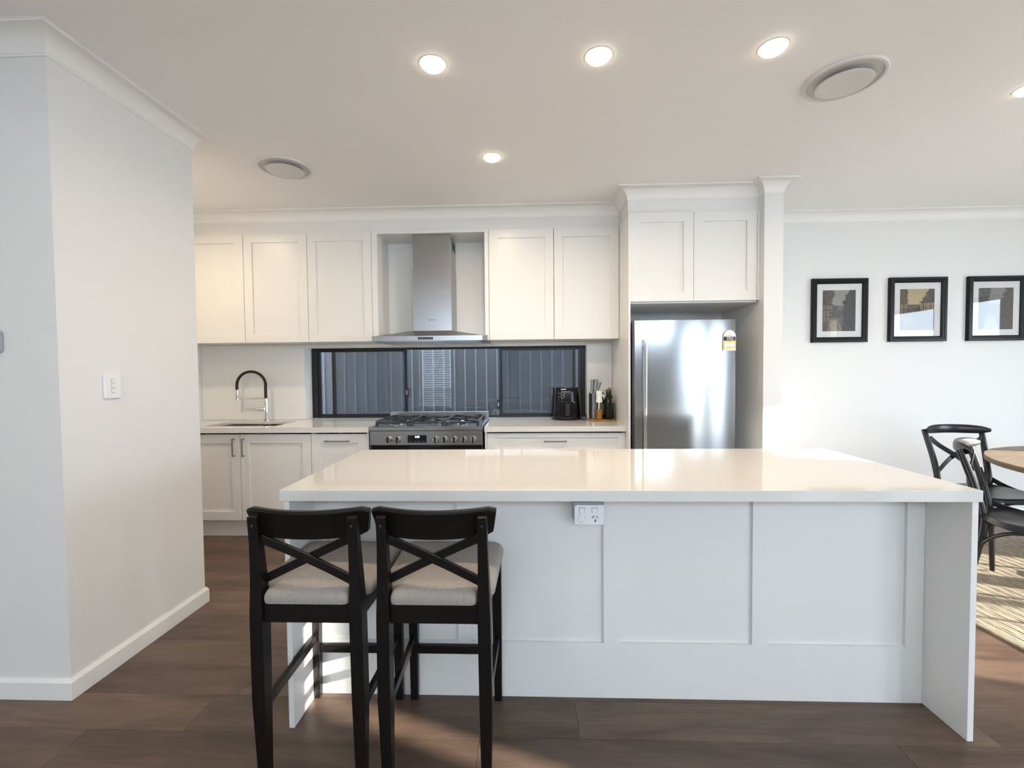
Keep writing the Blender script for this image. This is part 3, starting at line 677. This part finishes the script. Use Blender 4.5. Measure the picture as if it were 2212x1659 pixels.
TX, TY = .643, 3.998
t = thing('round_board', 'small round wooden board under the oil bottles', 'board', (TX, TY, .924))
MB().lathe([(.001, .9245), (.118, .9245), (.123, .928), (.123, .934), (.118, .937), (.001, .937)], (TX, TY, 0), 40).build('board_top', 'wood_tray', t, smooth=30)
ZT = .9375
kb = thing('knife_block', 'black and steel knife block on the round board', 'knife block', (.575, 4.03, ZT))
MB().box(.548, .562, 3.985, 4.075, ZT, 1.162).build('side_cheek', 'black_plastic', kb, .003)
MB().box(.5625, .606, 3.985, 4.075, ZT, 1.160).build('block', 'knife_steel', kb, .003)
MB().box(.6065, .616, 3.985, 4.075, ZT, 1.160).build('side_cheek', 'black_plastic', kb, .003)
for i, (kx, ky, top, lean, lab) in enumerate(((.568, 4.02, 1.285, .006, 'steel knife handle standing leftmost in the knife block'), (.590, 4.0, 1.288, .012, 'broad steel knife handle in the middle of the knife block'), (.609, 4.05, 1.26, .035, 'shorter steel knife handle leaning right in the knife block'))):
    kt = thing('kitchen_knife', lab, 'knife', (kx, ky, 1.155), 'knives in the knife block')
    z0_ = 1.161
    MB().sweep([(kx, ky, z0_), (kx + lean * .4, ky, z0_ + (top - z0_) * .45), (kx + lean, ky, top)], lambda u: [(a * (1 + .25 * (2 * u - 1) ** 2), b_) for a, b_ in rrect(-.0125, .0125, -.007, .007, .006, 2)], up=(0, 1, 0)).build('handle', 'knife_steel', kt, smooth=50)
    MB().box(kx - .001, kx + .001, ky - .008, ky + .008, 1.1605, z0_ + .004).build('blade', 'chrome', kt)
ob = thing('oil_sprayer', 'clear oil sprayer with white pump top and amber oil', 'bottle', (.616, 3.925, ZT))
ox, oy = .616, 3.925
MB().lathe([(.0255, ZT), (.027, ZT + .004), (.027, 1.09), (.024, 1.10)], (ox, oy, 0), 24).build('glass_bottle', 'clear_glass', ob, smooth=30)
MB().lathe([(.001, ZT + .003), (.0255, ZT + .003), (.0255, 1.028), (.001, 1.028)], (ox, oy, 0), 24).build('oil_fill', 'oil', ob, smooth=30)
sp_ = MB().lathe([(.001, 1.088), (.028, 1.088), (.029, 1.10), (.025, 1.135), (.026, 1.165), (.029, 1.183), (.027, 1.189), (.001, 1.190)], (ox, oy, 0), 24).build('spray_top', 'white_plastic', ob, smooth=35)
MB().prism([(ox + .024, 1.165), (ox + .046, 1.135), (ox + .042, 1.128), (ox + .022, 1.148)], 'y', oy - .006, oy + .006).build('trigger', 'white_plastic', sp_, .002)
MB().tube([(ox - .002, oy, 1.088), (ox - .004, oy, .945)], .006, 8, up=(0, 1, 0)).build('dip_tube', 'white_plastic', ob)
def bottle(name, label, bx, by, r, hs, ht, glass, capmat, nr=.014, group=None):
    t = thing(name, label, 'bottle', (bx, by, ZT), group)
    MB().lathe([(.001, ZT), (r - .003, ZT), (r, ZT + .004), (r, ZT + hs), (r * .86, ZT + hs + r * .5), (nr + .002, ZT + hs + r * 1.15), (nr, ZT + ht - .02), (.001, ZT + ht - .02)], (bx, by, 0), 28).build('glass_body', glass, t, smooth=40)
    MB().lathe([(.001, ZT + ht - .021), (nr + .003, ZT + ht - .021), (nr + .003, ZT + ht), (.001, ZT + ht + .001)], (bx, by, 0), 20).build('cap', capmat, t, smooth=30)
    return t
def wrap_label(t, bx, by, r, z0_, z1_, a0, a1, m, name='paper_label'):
    b = MB(); n = 14; vs_ = []; fs = []
    for k in range(n + 1):
        a = a0 + (a1 - a0) * k / n
        for z_ in (z0_, z1_):
            for rr in (r + .0004, r + .0011): vs_.append((bx + rr * math.cos(a), by + rr * math.sin(a), z_))
    for k in range(n):
        i = 4 * k; j = i + 4; fs += [(i+1, j+1, j+3, i+3), (i, i+2, j+2, j), (i, j, j+1, i+1), (i+2, i+3, j+3, j+2)]
    b.add(vs_, fs).build(name, m, t, smooth=40)
bt = bottle('olive_oil_bottle', 'dark green glass bottle with olive screw cap on the round board', .698, 3.955, .034, .165, .262, 'bottle_glass', 'cap_olive', .016)
bt2 = bottle('oil_bottle', 'dark bottle with green and cream paper label by the fridge panel', .728, 4.045, .034, .17, .275, 'bottle_glass', 'cap_gold', .014)
wrap_label(bt2, .728, 4.045, .034, 1.000, 1.075, -1.15, .25, 'label_green'); wrap_label(bt2, .728, 4.045, .034, 1.0752, 1.118, -1.15, .25, 'label_cream')
bt3 = bottle('sauce_bottle', 'small dark bottle with red cap between sprayer and green bottle', .658, 4.06, .025, .15, .235, 'bottle_red', 'bottle_red', .013)
wrap_label(bt3, .658, 4.06, .025, .97, 1.07, -2.4, -.8, 'label_grey')

# ------------------------------------------------------------------ kitchen island
IX0, IX1, IY0, IY1 = -.944, 1.622, 1.650, 2.513
tag(MB().box(IX0, IX1, IY0, IY1, .889, .931).build('island_worktop', 'stone', None, .002), 'long glossy white stone top of the kitchen island', 'worktop')
t = thing('kitchen_island', 'white kitchen island base with recessed shaker panels', 'island', (.34, 2.1, 0))
PYF = 1.852
MB().box(-.934, -.913, 1.663, 2.49, .0005, .888).build('end_panel', 'cabinet_white', t, .001)
MB().box(1.597, 1.619, 1.663, 2.49, .0005, .888).build('end_panel', 'cabinet_white', t, .001)
fp = MB()
xs = [(-.912, -.879), (-.303, -.246), (.306, .369), (.914, .976), (1.527, 1.596)]
for a, c in xs: fp.box(a, c, PYF, PYF + .018, .0005, .888)
for (a, c), (e, g) in zip(xs[:-1], xs[1:]):
    fp.box(c, e, PYF, PYF + .018, .0005, .234).box(c, e, PYF, PYF + .018, .862, .888)
fr_ = fp.build('face_frame', 'cabinet_white', t)
for (a, c), (e, g) in zip(xs[:-1], xs[1:]): MB().box(c - .001, e + .001, PYF + .013, PYF + .0175, .233, .863).build('recessed_panel', 'cabinet_white', fr_)
MB().box(-.911, 1.595, PYF + .019, 2.40, .1, .887).build('carcass', 'cabinet_white', t)
MB().box(-.911, 1.595, 2.34, 2.35, .0005, .1).build('kickboard', 'cabinet_white', t)
for k in range(4):
    xa = -.909 + k * .626; shaker(t, xa, xa + .622, .11, .885, 2.401, rec=-.001)
# double power point hanging off the island frame
t = thing('power_outlet', 'white double power point with two rocker switches under the island top', 'power outlet', (.24, 1.83, .75))
MB().box(.178, .296, 1.808, PYF + .008, .765, .84).build('mounting_box', 'grey_plastic', t, .002)
pl = MB().prism(rrect(.182, .300, .752, .832, .008), 'y', 1.796, 1.8075).build('face_plate', 'white_plastic', t, .0015)
for xx in (.212, .262):
    MB().box(xx - .0115, xx + .0115, 1.7945, 1.797, .802, .823).build('rocker_gap', 'grey_plastic', pl)
    MB().prism(rrect(xx - .010, xx + .010, .8025, .8205, .003), 'y', 1.7925, 1.7965).build('rocker', 'white_plastic', pl, .001)
def slots(xx, zz):
    for dx, dz, an in ((-.0085, .007, -.5), (.0085, .007, .5), (0, -.009, 0)):
        c, s_ = math.cos(an), math.sin(an); q = [(-.0014, -.005), (.0014, -.005), (.0014, .005), (-.0014, .005)]
        MB().prism([(xx + dx + a * c + b_ * -s_ * -1 * -1, zz + dz + a * s_ * -1 + b_ * c) for a, b_ in q], 'y', 1.7915, 1.7975).build('socket_slot', 'slot_dark', pl)
slots(.265, .778)
MB().lathe([(.001, -.004), (.017, -.004), (.019, 0), (.019, .001)], (.213, 1.796, .777), 24, 'y').build('safety_plug', 'label_white', pl, smooth=30)
for dx, dz in ((-.008, .006), (.009, .006), (0, -.009)): MB().box(.213 + dx - .001, .213 + dx + .001, 1.7912, 1.7925, .777 + dz - .004, .777 + dz + .004).build('plug_mark', 'grey_plastic', pl)

# ------------------------------------------------------------------ bar stools
def cushion(outline, z0, h_, crown, name, matname, parent):
    rings = [(1.0, 0), (1.012, h_ * .3), (1.008, h_ * .6), (.98, h_ * .88), (.93, h_ + crown * .2), (.75, h_ + crown * .7), (.4, h_ + crown), (.0, h_ + crown * 1.03)]
    cx_ = sum(p[0] for p in outline) / len(outline); cy_ = sum(p[1] for p in outline) / len(outline); n = len(outline); vs_ = []; fs = []
    for s_, z_ in rings: vs_ += [(cx_ + (p[0] - cx_) * s_, cy_ + (p[1] - cy_) * s_, z0 + z_) for p in outline]
    for i in range(len(rings) - 1):
        for k in range(n): fs.append((i*n + k, i*n + (k+1) % n, (i+1)*n + (k+1) % n, (i+1)*n + k))
    fs.append(tuple(range(n))[::-1])
    return MB().add(vs_, fs).build(name, matname, parent, smooth=60)
def poly_round(pts, r, n=4):
    out = []; m = len(pts)
    for i in range(m):
        p0, p1, p2 = Vector(pts[i-1]), Vector(pts[i]), Vector(pts[(i+1) % m])
        a = (p0 - p1); c = (p2 - p1); ra = min(r, a.length * .45, c.length * .45); a = p1 + a.normalized() * ra; c = p1 + c.normalized() * ra
        for k in range(n + 1):
            u = k / n; out.append(tuple((a * (1-u) ** 2 + p1 * 2 * u * (1-u) + c * u * u)))
    return out
def subdiv(pts, m):
    out = []
    for i in range(len(pts)):
        p, q_ = Vector(pts[i]), Vector(pts[(i+1) % len(pts)]); k = max(1, int((q_ - p).length / m))
        out += [tuple(p + (q_ - p) * j / k) for j in range(k)]
    return out
def make_stool():
    t = thing('bar_stool', '', 'stool', (0, 0, 0), 'bar stools at the kitchen island')
    W = 'stool_wood'
    for s in (-1, 1):
        # rear leg runs up into the back post
        pth = [(s*.164, -.210, 0), (s*.166, -.216, .30), (s*.164, -.219, .58), (s*.163, -.222, .70), (s*.162, -.232, .82), (s*.1615, -.246, .915)]
        wd = [(.0155, .018), (.021, .025), (.021, .027), (.018, .022), (.016, .017), (.0155, .013)]
        b = MB(); vs_ = []; fs = []
        for (x, y, z), (a, c) in zip(pth, wd): vs_ += [(x-a, y-c, z), (x+a, y-c, z), (x+a, y+c, z), (x-a, y+c, z)]
        for i in range(5):
            for k in range(4): fs.append((i*4+k, i*4+(k+1) % 4, i*4+4+(k+1) % 4, i*4+4+k))
        fs += [(3, 2, 1, 0), (20, 21, 22, 23)]
        lg = b.add(vs_, fs).build('rear_leg', W, t, .003)
        MB().lathe([(.001, -.0022), (.004, -.0015), (.0045, 0)], (s*.1615, -.2555, .885), 12, 'y').build('bolt', 'dark_steel', lg, smooth=40)
        b = MB(); vs_ = []
        for (x, y, z, a) in ((s*.176, .186, 0, .015), (s*.175, .185, .3, .018), (s*.173, .184, .624, .0205)): vs_ += [(x-a, y-a, z), (x+a, y-a, z), (x+a, y+a, z), (x-a, y+a, z)]
        fs = [(i*4+k, i*4+(k+1) % 4, i*4+4+(k+1) % 4, i*4+4+k) for i in range(2) for k in range(4)] + [(3, 2, 1, 0), (8, 9, 10, 11)]
        b.add(vs_, fs).build('front_leg', W, t, .003)
        MB().sweep([(s*.166, -.195, .262), (s*.175, .17, .262)], [(-.009, -.017), (.009, -.017), (.009, .017), (-.009, .017)]).build('side_stretcher', W, t, .002)
        MB().sweep([(s*.164, -.195, .593), (s*.173, .166, .593)], [(-.010, -.032), (.010, -.032), (.010, .032), (-.010, .032)]).build('side_apron', W, t, .002)
    MB().box(-.157, .157, .176, .194, .195, .229).build('front_stretcher', W, t, .002)
    MB().box(-.152, .152, .172, .192, .561, .625).build('front_apron', W, t, .002)
    MB().box(-.1425, .1425, -.232, -.212, .558, .625).build('rear_apron', W, t, .002)
    # curved top rail
    n = 16; vs_ = []; fs = []; hw = .2045
    for k in range(n + 1):
        u = -1 + 2 * k / n; x = hw * u; yb = -.226 + .040 * abs(u) ** 2
        e = max(0, abs(u) - .86) / .14
        ztop = .937 - .007 * (1 - u * u) - .010 * e ** 2; zbot = .838 - .004 * (1 - u*u) + .010 * e ** 1.5
        zm = (ztop + zbot) / 2; sh = .018
        xo = x * (1 - .0)
        vs_ += [(xo * .945, yb + .013, zbot), (xo * .945, yb - .011, zbot), (xo * .975, yb - .011 - sh * .35, zm), (xo, yb - .012 - sh, ztop - .008), (xo, yb - .008 - sh, ztop), (xo, yb + .010 - sh, ztop), (xo, yb + .014 - sh, ztop - .008), (xo * .975, yb + .013 - sh * .4, zm)]
    for k in range(n):
        for j in range(8): fs.append((k*8 + j, k*8 + (j+1) % 8, (k+1)*8 + (j+1) % 8, (k+1)*8 + j))
    fs += [tuple(range(8))[::-1], tuple(n*8 + j for j in range(8))]
    MB().add(vs_, fs).build('back_rail', W, t, .002, smooth=40)
    # crossed bars
    sec = [(-.0065, -.014), (.0065, -.014), (.0065, .014), (-.0065, .014)]
    def cross(s, off):
        P = []
        for k in range(9):
            u = -1 + 2 * k / 8; P.append((s * .150 * u, -.222 + .008 * (1 - u * u) - .006 * u + off, .764 + .072 * u))
        MB().sweep(P, sec, up=(0, 0, 1)).build('cross_bar', W, t, .002)
    cross(1, .0135); cross(-1, 0)
    ol = subdiv(poly_round([(-.139, -.244), (.139, -.244), (.140, -.188), (.192, -.176), (.203, .165), (.185, .193), (-.185, .193), (-.203, .165), (-.192, -.176), (-.140, -.188)], .02, 3), .02)
    cushion(ol, .626, .040, .016, 'seat_cushion', 'linen', t)
    return t
st1 = make_stool(); st1.location = (-.727, 1.648, 0); st1['label'] = 'left of the two dark brown bar stools, taupe seat, cross back'
st2 = copy_tree(st1); st2.location = (-.311, 1.650, 0); st2['label'] = 'right of the two dark brown bar stools, taupe seat, cross back'

# ------------------------------------------------------------------ dining corner
rug = thing('jute_rug', 'natural woven jute rug on the floor under the dining chairs', 'rug', (3.8, 2.4, 0))
b = MB(); x = 2.372
def rot_rug(p): dx, dy = p[0] - 2.372, p[1] - 2.4; a = math.radians(4.5); return (2.372 + dx * math.cos(a) - dy * math.sin(a) * -1 * -1, 2.4 + dx * math.sin(a) + dy * math.cos(a), p[2])
k = 0
while x < 5.2:
    zz = .010 + .0015 * math.sin(k * 1.7)
    b.add([(x, .7, .001), (x + .0165, .7, .001), (x + .0165, 3.68, .001), (x, 3.68, .001), (x + .003, .702, zz), (x + .0135, .702, zz), (x + .0135, 3.678, zz), (x + .003, 3.678, zz)],
          [(0,3,2,1),(4,5,6,7),(0,1,5,4),(1,2,6,5),(2,3,7,6),(3,0,4,7)]); x += .0168; k += 1
b.xf(rot_rug).build('woven_cords', 'jute', rug, kind='stuff')
# round table
tcx, tcy, tr, tz = 3.80, 2.63, .87, .77
t = thing('dining_table', 'round weathered timber dining table cut off by the right edge', 'table', (tcx, tcy, 0))
a0 = math.radians(28); ca, sa = math.cos(a0), math.sin(a0); npl = 9; wpl = 2 * tr / npl
for k in range(npl):
    v0, v1 = -tr + k * wpl + .0008, -tr + (k + 1) * wpl - .0008
    pts = []
    for j in range(9): v = v0 + (v1 - v0) * j / 8; pts.append((math.sqrt(max(0, tr * tr - v * v)), v))
    pts += [(-p[0], p[1]) for p in reversed(pts)]
    if k in (0, npl - 1): pts = [p for i, p in enumerate(pts) if i == 0 or (Vector(p) - Vector(pts[i-1])).length > 1e-4]
    MB().prism([(tcx + p[0] * ca - p[1] * sa, tcy + p[0] * sa + p[1] * ca) for p in pts], 'z', tz - .008, tz).build('plank', 'table_wood', t)
MB().lathe([(.001, tz - .036), (tr - .004, tz - .036), (tr, tz - .033), (tr, tz - .0085), (.001, tz - .0085)], (tcx, tcy, 0), 72).build('table_edge', 'table_edge', t, smooth=30)
MB().lathe([(.001, tz - .037), (.16, tz - .037), (.09, tz - .10), (.075, .40), (.10, .16), (.14, .10), (.001, .10)], (tcx, tcy, 0), 32).build('pedestal', 'table_edge', t, smooth=40)
for k in range(4):
    a = PI/4 + k * PI/2
    MB().sweep([(tcx + .08 * math.cos(a), tcy + .08 * math.sin(a), .13), (tcx + .30 * math.cos(a), tcy + .30 * math.sin(a), .085), (tcx + .48 * math.cos(a), tcy + .48 * math.sin(a), .045)], [(-.035, -.03), (.035, -.03), (.035, .03), (-.035, .03)]).build('foot', 'table_edge', t, .006)

def make_chair():
    t = thing('dining_chair', '', 'chair', (0, 0, 0), 'black cross back chairs at the dining table')
    K = 'chair_black'; bevel = .002
    ol = subdiv(poly_round([(-.18, -.20), (.18, -.20), (.225, .15), (.17, .225), (-.17, .225), (-.225, .15)], .07, 5), .04)
    n = len(ol); rr = [(.97, .452), (1, .458), (1, .474), (.975, .482), (.9, .480), (.5, .474), (0.0, .473)]
    vs_ = []; fs = []
    for s_, z in rr: vs_ += [(p[0] * s_, p[1] * s_, z) for p in ol]
    for i in range(len(rr) - 1):
        for k in range(n): fs.append((i*n + k, i*n + (k+1) % n, (i+1)*n + (k+1) % n, (i+1)*n + k))
    fs.append(tuple(range(n))[::-1]); MB().add(vs_, fs).build('seat', K, t, smooth=40)
    for s in (-1, 1):
        P = smooth_path([(s*.20, -.275, 0), (s*.195, -.235, .22), (s*.188, -.205, .42), (s*.186, -.205, .52), (s*.192, -.235, .66), (s*.205, -.275, .80), (s*.212, -.298, .875)], 5)
        MB().tube(P, lambda u: .017 + .003 * math.sin(PI * u), 12, up=(0, 1, 0)).build('rear_post', K, t, smooth=60)
        P = smooth_path([(s*.185, .205, 0), (s*.180, .19, .24), (s*.172, .17, .452)], 5)
        MB().tube(P, lambda u: .013 + .006 * u, 12, up=(0, 1, 0)).build('front_leg', K, t, smooth=60)
        # bent side hoop under the seat
        P = smooth_path([(s*.196, -.225, .26), (s*.194, -.19, .36), (s*.195, -.10, .425), (s*.195, .0, .440), (s*.19, .09, .420), (s*.182, .165, .33), (s*.180, .18, .25)], 5)
        MB().tube(P, .0105, 10, up=(1, 0, 0)).build('side_hoop', K, t, smooth=60)
        # curved cross strap from the top rail over the opposite post to the seat side
        P = smooth_path([(-s*.192, -.268, .815), (-s*.12, -.272, .755), (0, -.272 - .010 * s, .675), (s*.12, -.252, .585), (s*.196, -.215, .52), (s*.224, -.12, .475), (s*.226, .01, .452)], 6)
        st = MB().sweep(P, lambda u: [(a, b_) for a, b_ in ((-.0035, -.016), (.0035, -.016), (.0035, .016), (-.0035, .016))], up=(0, 0, 1)).build('cross_strap', K, t, smooth=30)
        MB().lathe([(.001, .006), (.006, .005), (.008, 0)], (0, 0, 0), 12, 'x').xf(lambda p, s=s: (s * (.229 + p[0] * .8), p[1] + .0, p[2] + .455)).build('screw', 'dark_steel', st, smooth=40)
    P = smooth_path([(-.182, -.212, .28), (-.165, -.205, .37), (-.09, -.2, .43), (0, -.2, .442), (.09, -.2, .43), (.165, -.205, .37), (.182, -.212, .28)], 5)
    MB().tube(P, .0105, 10, up=(0, 1, 0)).build('rear_hoop', K, t, smooth=60)
    P = smooth_path([(-.175, .185, .25), (-.16, .185, .36), (-.09, .185, .43), (0, .185, .442), (.09, .185, .43), (.16, .185, .36), (.175, .185, .25)], 5)
    MB().tube(P, .0105, 10, up=(0, 1, 0)).build('front_hoop', K, t, smooth=60)
    # top rail : wide flattened bow
    n = 20; P = []
    for k in range(n + 1):
        u = -1 + 2 * k / n; P.append((.236 * u, -.334 + .088 * u * u, .872 + .004 * (1 - u*u)))
    def rs(u):
        e = 1 - abs(2 * u - 1) ** 6; e = .35 + .65 * e
        return [(.013 * e * math.cos(2*PI*k/14), .034 * e * math.sin(2*PI*k/14)) for k in range(14)]
    MB().sweep(P, rs).build('top_rail', K, t, smooth=60)
    return t
ch = make_chair()
def place(o, x, y, fx, fy, lab):
    o.location = (x, y, .0165); o.rotation_euler = (0, 0, math.atan2(-fx, fy)); o['label'] = lab
place(ch, 3.255, 3.26, .0, -1, 'black cross back dining chair against the picture wall')
ch2 = copy_tree(ch); place(ch2, 2.87, 2.62, .67, -.74, 'nearer black cross back dining chair seen from its side by the island')

# ------------------------------------------------------------------ framed pictures
def paint(seed, kind):
    rnd = random.Random(seed); NXp, NZp = 44, 56
    jag = [rnd.uniform(-.035, .035) for _ in range(NZp + 1)]
    hue = {'grey': ((.30, .30, .28), (.055, .05, .055), (.085, .07, .055), (.24, .19, .13)), 'sepia': ((.46, .37, .20), (.075, .055, .04), (.10, .07, .045), (.24, .18, .11)), 'teal': ((.24, .24, .22), (.09, .075, .07), (.075, .085, .08), (.27, .25, .19))}[kind]
    cols = []
    for j in range(NZp):
        v = (j + .5) / NZp
        for i in range(NXp):
            u = (i + .5) / NXp
            left = .34 - .20 * max(0, .75 - v) * 0 + jag[j] - (.0 if v > .8 else .05)
            right = .68 + jag[(j * 3) % NZp] + (.10 if v > .9 else 0) - .06 * (v < .75)
            if kind == 'sepia': left = .22 + jag[j] * .6; right = .45 + (v - .45) * .7 + jag[(j*3) % NZp]
            if v > .62 and left < u < right: c = hue[0]; f_ = .85 + .25 * (1 - abs(v - .72) * 2)
            elif v > .62 or u < left * (.5 + v * .8) or u > right: 
                c = hue[1] if u > .5 else hue[2]; f_ = rnd.uniform(.6, 1.5)
                if kind != 'teal' and u < .3 and .25 < v < .62 and int(u * 30) % 3 and int(v * 24) % 4: c = hue[3]; f_ = rnd.uniform(.7, 1.3)
                if kind == 'sepia' and u > .58 and .48 < v < .66 and int(u * 36) % 2: c = (.36, .29, .18); f_ = 1
            elif v > .33: c = hue[1]; f_ = rnd.uniform(1.1, 2.2); 
            else: c = hue[3] if u < .52 - (v - .2) * .4 else (.13, .135, .16); f_ = rnd.uniform(.6, 1.25)
            if .45 < u < .62 and .50 < v < .62 and kind == 'grey': c = (.16, .15, .13); f_ = 1.1
            f_ *= rnd.uniform(.88, 1.12)
            cols.append((c[0] * f_, c[1] * f_, c[2] * f_, 1))
    return NXp, NZp, cols
def picture(x0, x1, seed, kind, label):
    z0, z1 = 1.598, 2.168; fw, yf = .047, 4.136
    t = thing('framed_picture', label, 'picture', ((x0 + x1) / 2, YB - .02, z0), 'framed street scenes on the dining wall')
    prof = [(0, YB - .0015), (0, yf + .006), (.004, yf), (.022, yf), (.028, yf + .005), (fw - .012, yf + .005), (fw - .004, yf + .010), (fw, yf + .016), (fw, YB - .0015)]
    for nm, A, B_, ix in (('top', (x0, z1), (x1, z1), 0), ('bottom', (x1, z0), (x0, z0), 0), ('l', (x0, z0), (x0, z1), 1), ('r', (x1, z1), (x1, z0), 1)):
        dx, dz = B_[0] - A[0], B_[1] - A[1]; L_ = math.hypot(dx, dz); tx_, tz_ = dx / L_, dz / L_; nx_, nz_ = tz_, -tx_
        n = len(prof); vs_ = []
        for end, sgn in ((A, 1), (B_, -1)):
            for d, y_ in prof: vs_.append((end[0] + nx_ * d + tx_ * d * sgn, y_, end[1] + nz_ * d + tz_ * d * sgn))
        fs = [(k, (k + 1) % n, n + (k + 1) % n, n + k) for k in range(n)] + [tuple(range(n)), tuple(range(n, 2*n))[::-1]]
        MB().add(vs_, fs).build('frame_rail', 'frame_black', t, smooth=25)
    MB().box(x0 + fw - .003, x1 - fw + .003, yf + .021, yf + .030, z0 + fw - .003, z1 - fw + .003).build('mat_board', 'mat_board', t)
    px0, px1, pz0, pz1 = x0 + .098, x1 - .100, z0 + .100, z1 - .103
    NXp, NZp, cols = paint(seed, kind)
    vs_ = [(px0 + (px1 - px0) * i / NXp, yf + .0202, pz0 + (pz1 - pz0) * j / NZp) for j in range(NZp + 1) for i in range(NXp + 1)]
    fs = [(j*(NXp+1) + i, j*(NXp+1) + i + 1, (j+1)*(NXp+1) + i + 1, (j+1)*(NXp+1) + i) for j in range(NZp) for i in range(NXp)]
    me = bpy.data.meshes.new('print'); off = t.location
    me.from_pydata([Vector(v) - off for v in vs_], [], fs); ca_ = me.color_attributes.new('Col', 'FLOAT_COLOR', 'CORNER')
    for p in me.polygons:
        for li in p.loop_indices: ca_.data[li].color = cols[p.index]
    me.materials.append(M['art_print']); o = bpy.data.objects.new('art_print', me); C.objects.link(o); o.parent = t
    MB().box(x0 + fw - .002, x1 - fw + .002, yf + .0165, yf + .0175, z0 + fw - .002, z1 - fw + .002).build('glass_sheet', 'picture_glass', t)
picture(2.553, 3.040, 3, 'grey', 'black framed grey street scene print nearest the wall pillar')
picture(3.228, 3.724, 8, 'sepia', 'black framed sepia street print, middle of three on the wall')
picture(3.905, 4.400, 15, 'teal', 'black framed print cut off by the right edge of the photo')

# ------------------------------------------------------------------ small wall and ceiling fittings
t = thing('light_switch', 'white plate with three rocker switches on the nib wall', 'light switch', (NX, 2.03, 1.32))
pl = MB().prism(rrect(1.986, 2.070, 1.262, 1.375, .006), 'x', NX + .0005, NX + .011).build('switch_plate', 'white_plastic', t, .002)
for zz in (1.344, 1.320, 1.296):
    MB().prism(rrect(2.018, 2.039, zz - .0095, zz + .0095, .003), 'x', NX + .0105, NX + .0118).build('rocker_gap', 'grey_plastic', pl)
    MB().prism(rrect(2.0195, 2.0375, zz - .008, zz + .008, .003), 'x', NX + .011, NX + .0142).build('rocker', 'white_plastic', pl, .001)
t = thing('wall_thermostat', 'grey wall thermostat with green display cut by the left edge', 'thermostat', (-2.24, NY0, 1.52))
cs_ = MB().prism(rrect(-2.311, -2.178, 1.468, 1.562, .016), 'y', NY0 - .022, NY0 - .0005).build('case', 'grey_plastic', t, .004)
MB().prism(rrect(-2.301, -2.188, 1.476, 1.554, .012), 'y', NY0 - .024, NY0 - .021).build('front_cover', 'white_plastic', cs_, .001)
MB().prism(rrect(-2.291, -2.191, 1.482, 1.515, .006), 'y', NY0 - .0255, NY0 - .0235).build('display', 'lcd_green', cs_)

def air_vent(x, y, label):
    t = thing('ceiling_vent', label, 'air vent', (x, y, ZC), 'round air conditioning vents')
    MB().lathe([(.153, ZC - .0005), (.174, ZC - .0005), (.174, ZC - .003), (.169, ZC - .010), (.161, ZC - .012), (.155, ZC - .010), (.153, ZC - .002)], (x, y, 0), 64).build('outer_ring', 'diffuser_white', t, smooth=40)
    MB().lathe([(.001, ZC - .0008), (.1525, ZC - .0008), (.1525, ZC - .0015), (.001, ZC - .0015)], (x, y, 0), 48).build('duct_throat', 'duct_dark', t)
    MB().lathe([(.001, ZC - .025), (.105, ZC - .026), (.116, ZC - .027), (.119, ZC - .025), (.115, ZC - .022), (.001, ZC - .012)], (x, y, 0), 64).build('centre_disc', 'diffuser_white', t, smooth=40)
    MB().tube([(x, y, ZC - .014), (x, y, ZC - .001)], .012, 10, up=(1, 0, 0)).build('spindle', 'duct_dark', t)
air_vent(1.528, 2.262, 'round white ceiling air vent above the right end of the island')
air_vent(-1.632, 3.028, 'round white ceiling air vent near the nib wall and sink')
def downlight(x, y, label, power=LAMP):
    t = thing('downlight', label, 'downlight', (x, y, ZC), 'recessed ceiling downlights')
    MB().lathe([(.052, ZC - .0005), (.063, ZC - .0005), (.062, ZC - .002), (.054, ZC - .003), (.052, ZC - .002)], (x, y, 0), 40).build('bezel', 'diffuser_white', t, smooth=40)
    MB().lathe([(.0515, ZC - .001), (.0515, ZC - .009), (.046, ZC - .015), (.02, ZC - .019), (.001, ZC - .0195)], (x, y, 0), 40).build('lens', 'lens_glow', t, smooth=60)
    l = bpy.data.lights.new('downlight_lamp', 'AREA'); l.shape = 'DISK'; l.size = .09; l.energy = power; l.color = (1, .80, .57); l.spread = math.radians(165)
    o = bpy.data.objects.new('downlight_lamp', l); C.objects.link(o); o.parent = t; o.location = (0, 0, -.022)
downlight(-.419, 2.058, 'glowing downlight above the left end of the island')
downlight(.322, 2.043, 'glowing downlight in the middle of the island row of three')
downlight(1.070, 2.027, 'glowing downlight right of the island row, beside the air vent')
downlight(-.223, 2.957, 'glowing downlight nearest the range hood', 9)
downlight(2.52, 2.385, 'glowing downlight cut off by the right edge of the photo')
downlight(-2.66, 2.957, 'glowing downlight over the sink, out of sight behind the nib wall', 9)
downlight(-1.55, .35, 'added unseen downlight before the nib wall, warming the left walls', 5)  # unseen lamp, made up to warm the left and near walls
downlight(-3.3, .35, 'added unseen downlight at the far left of the living side, for warm fill', 2)  # second made-up lamp out of view, weaker fill on the left side
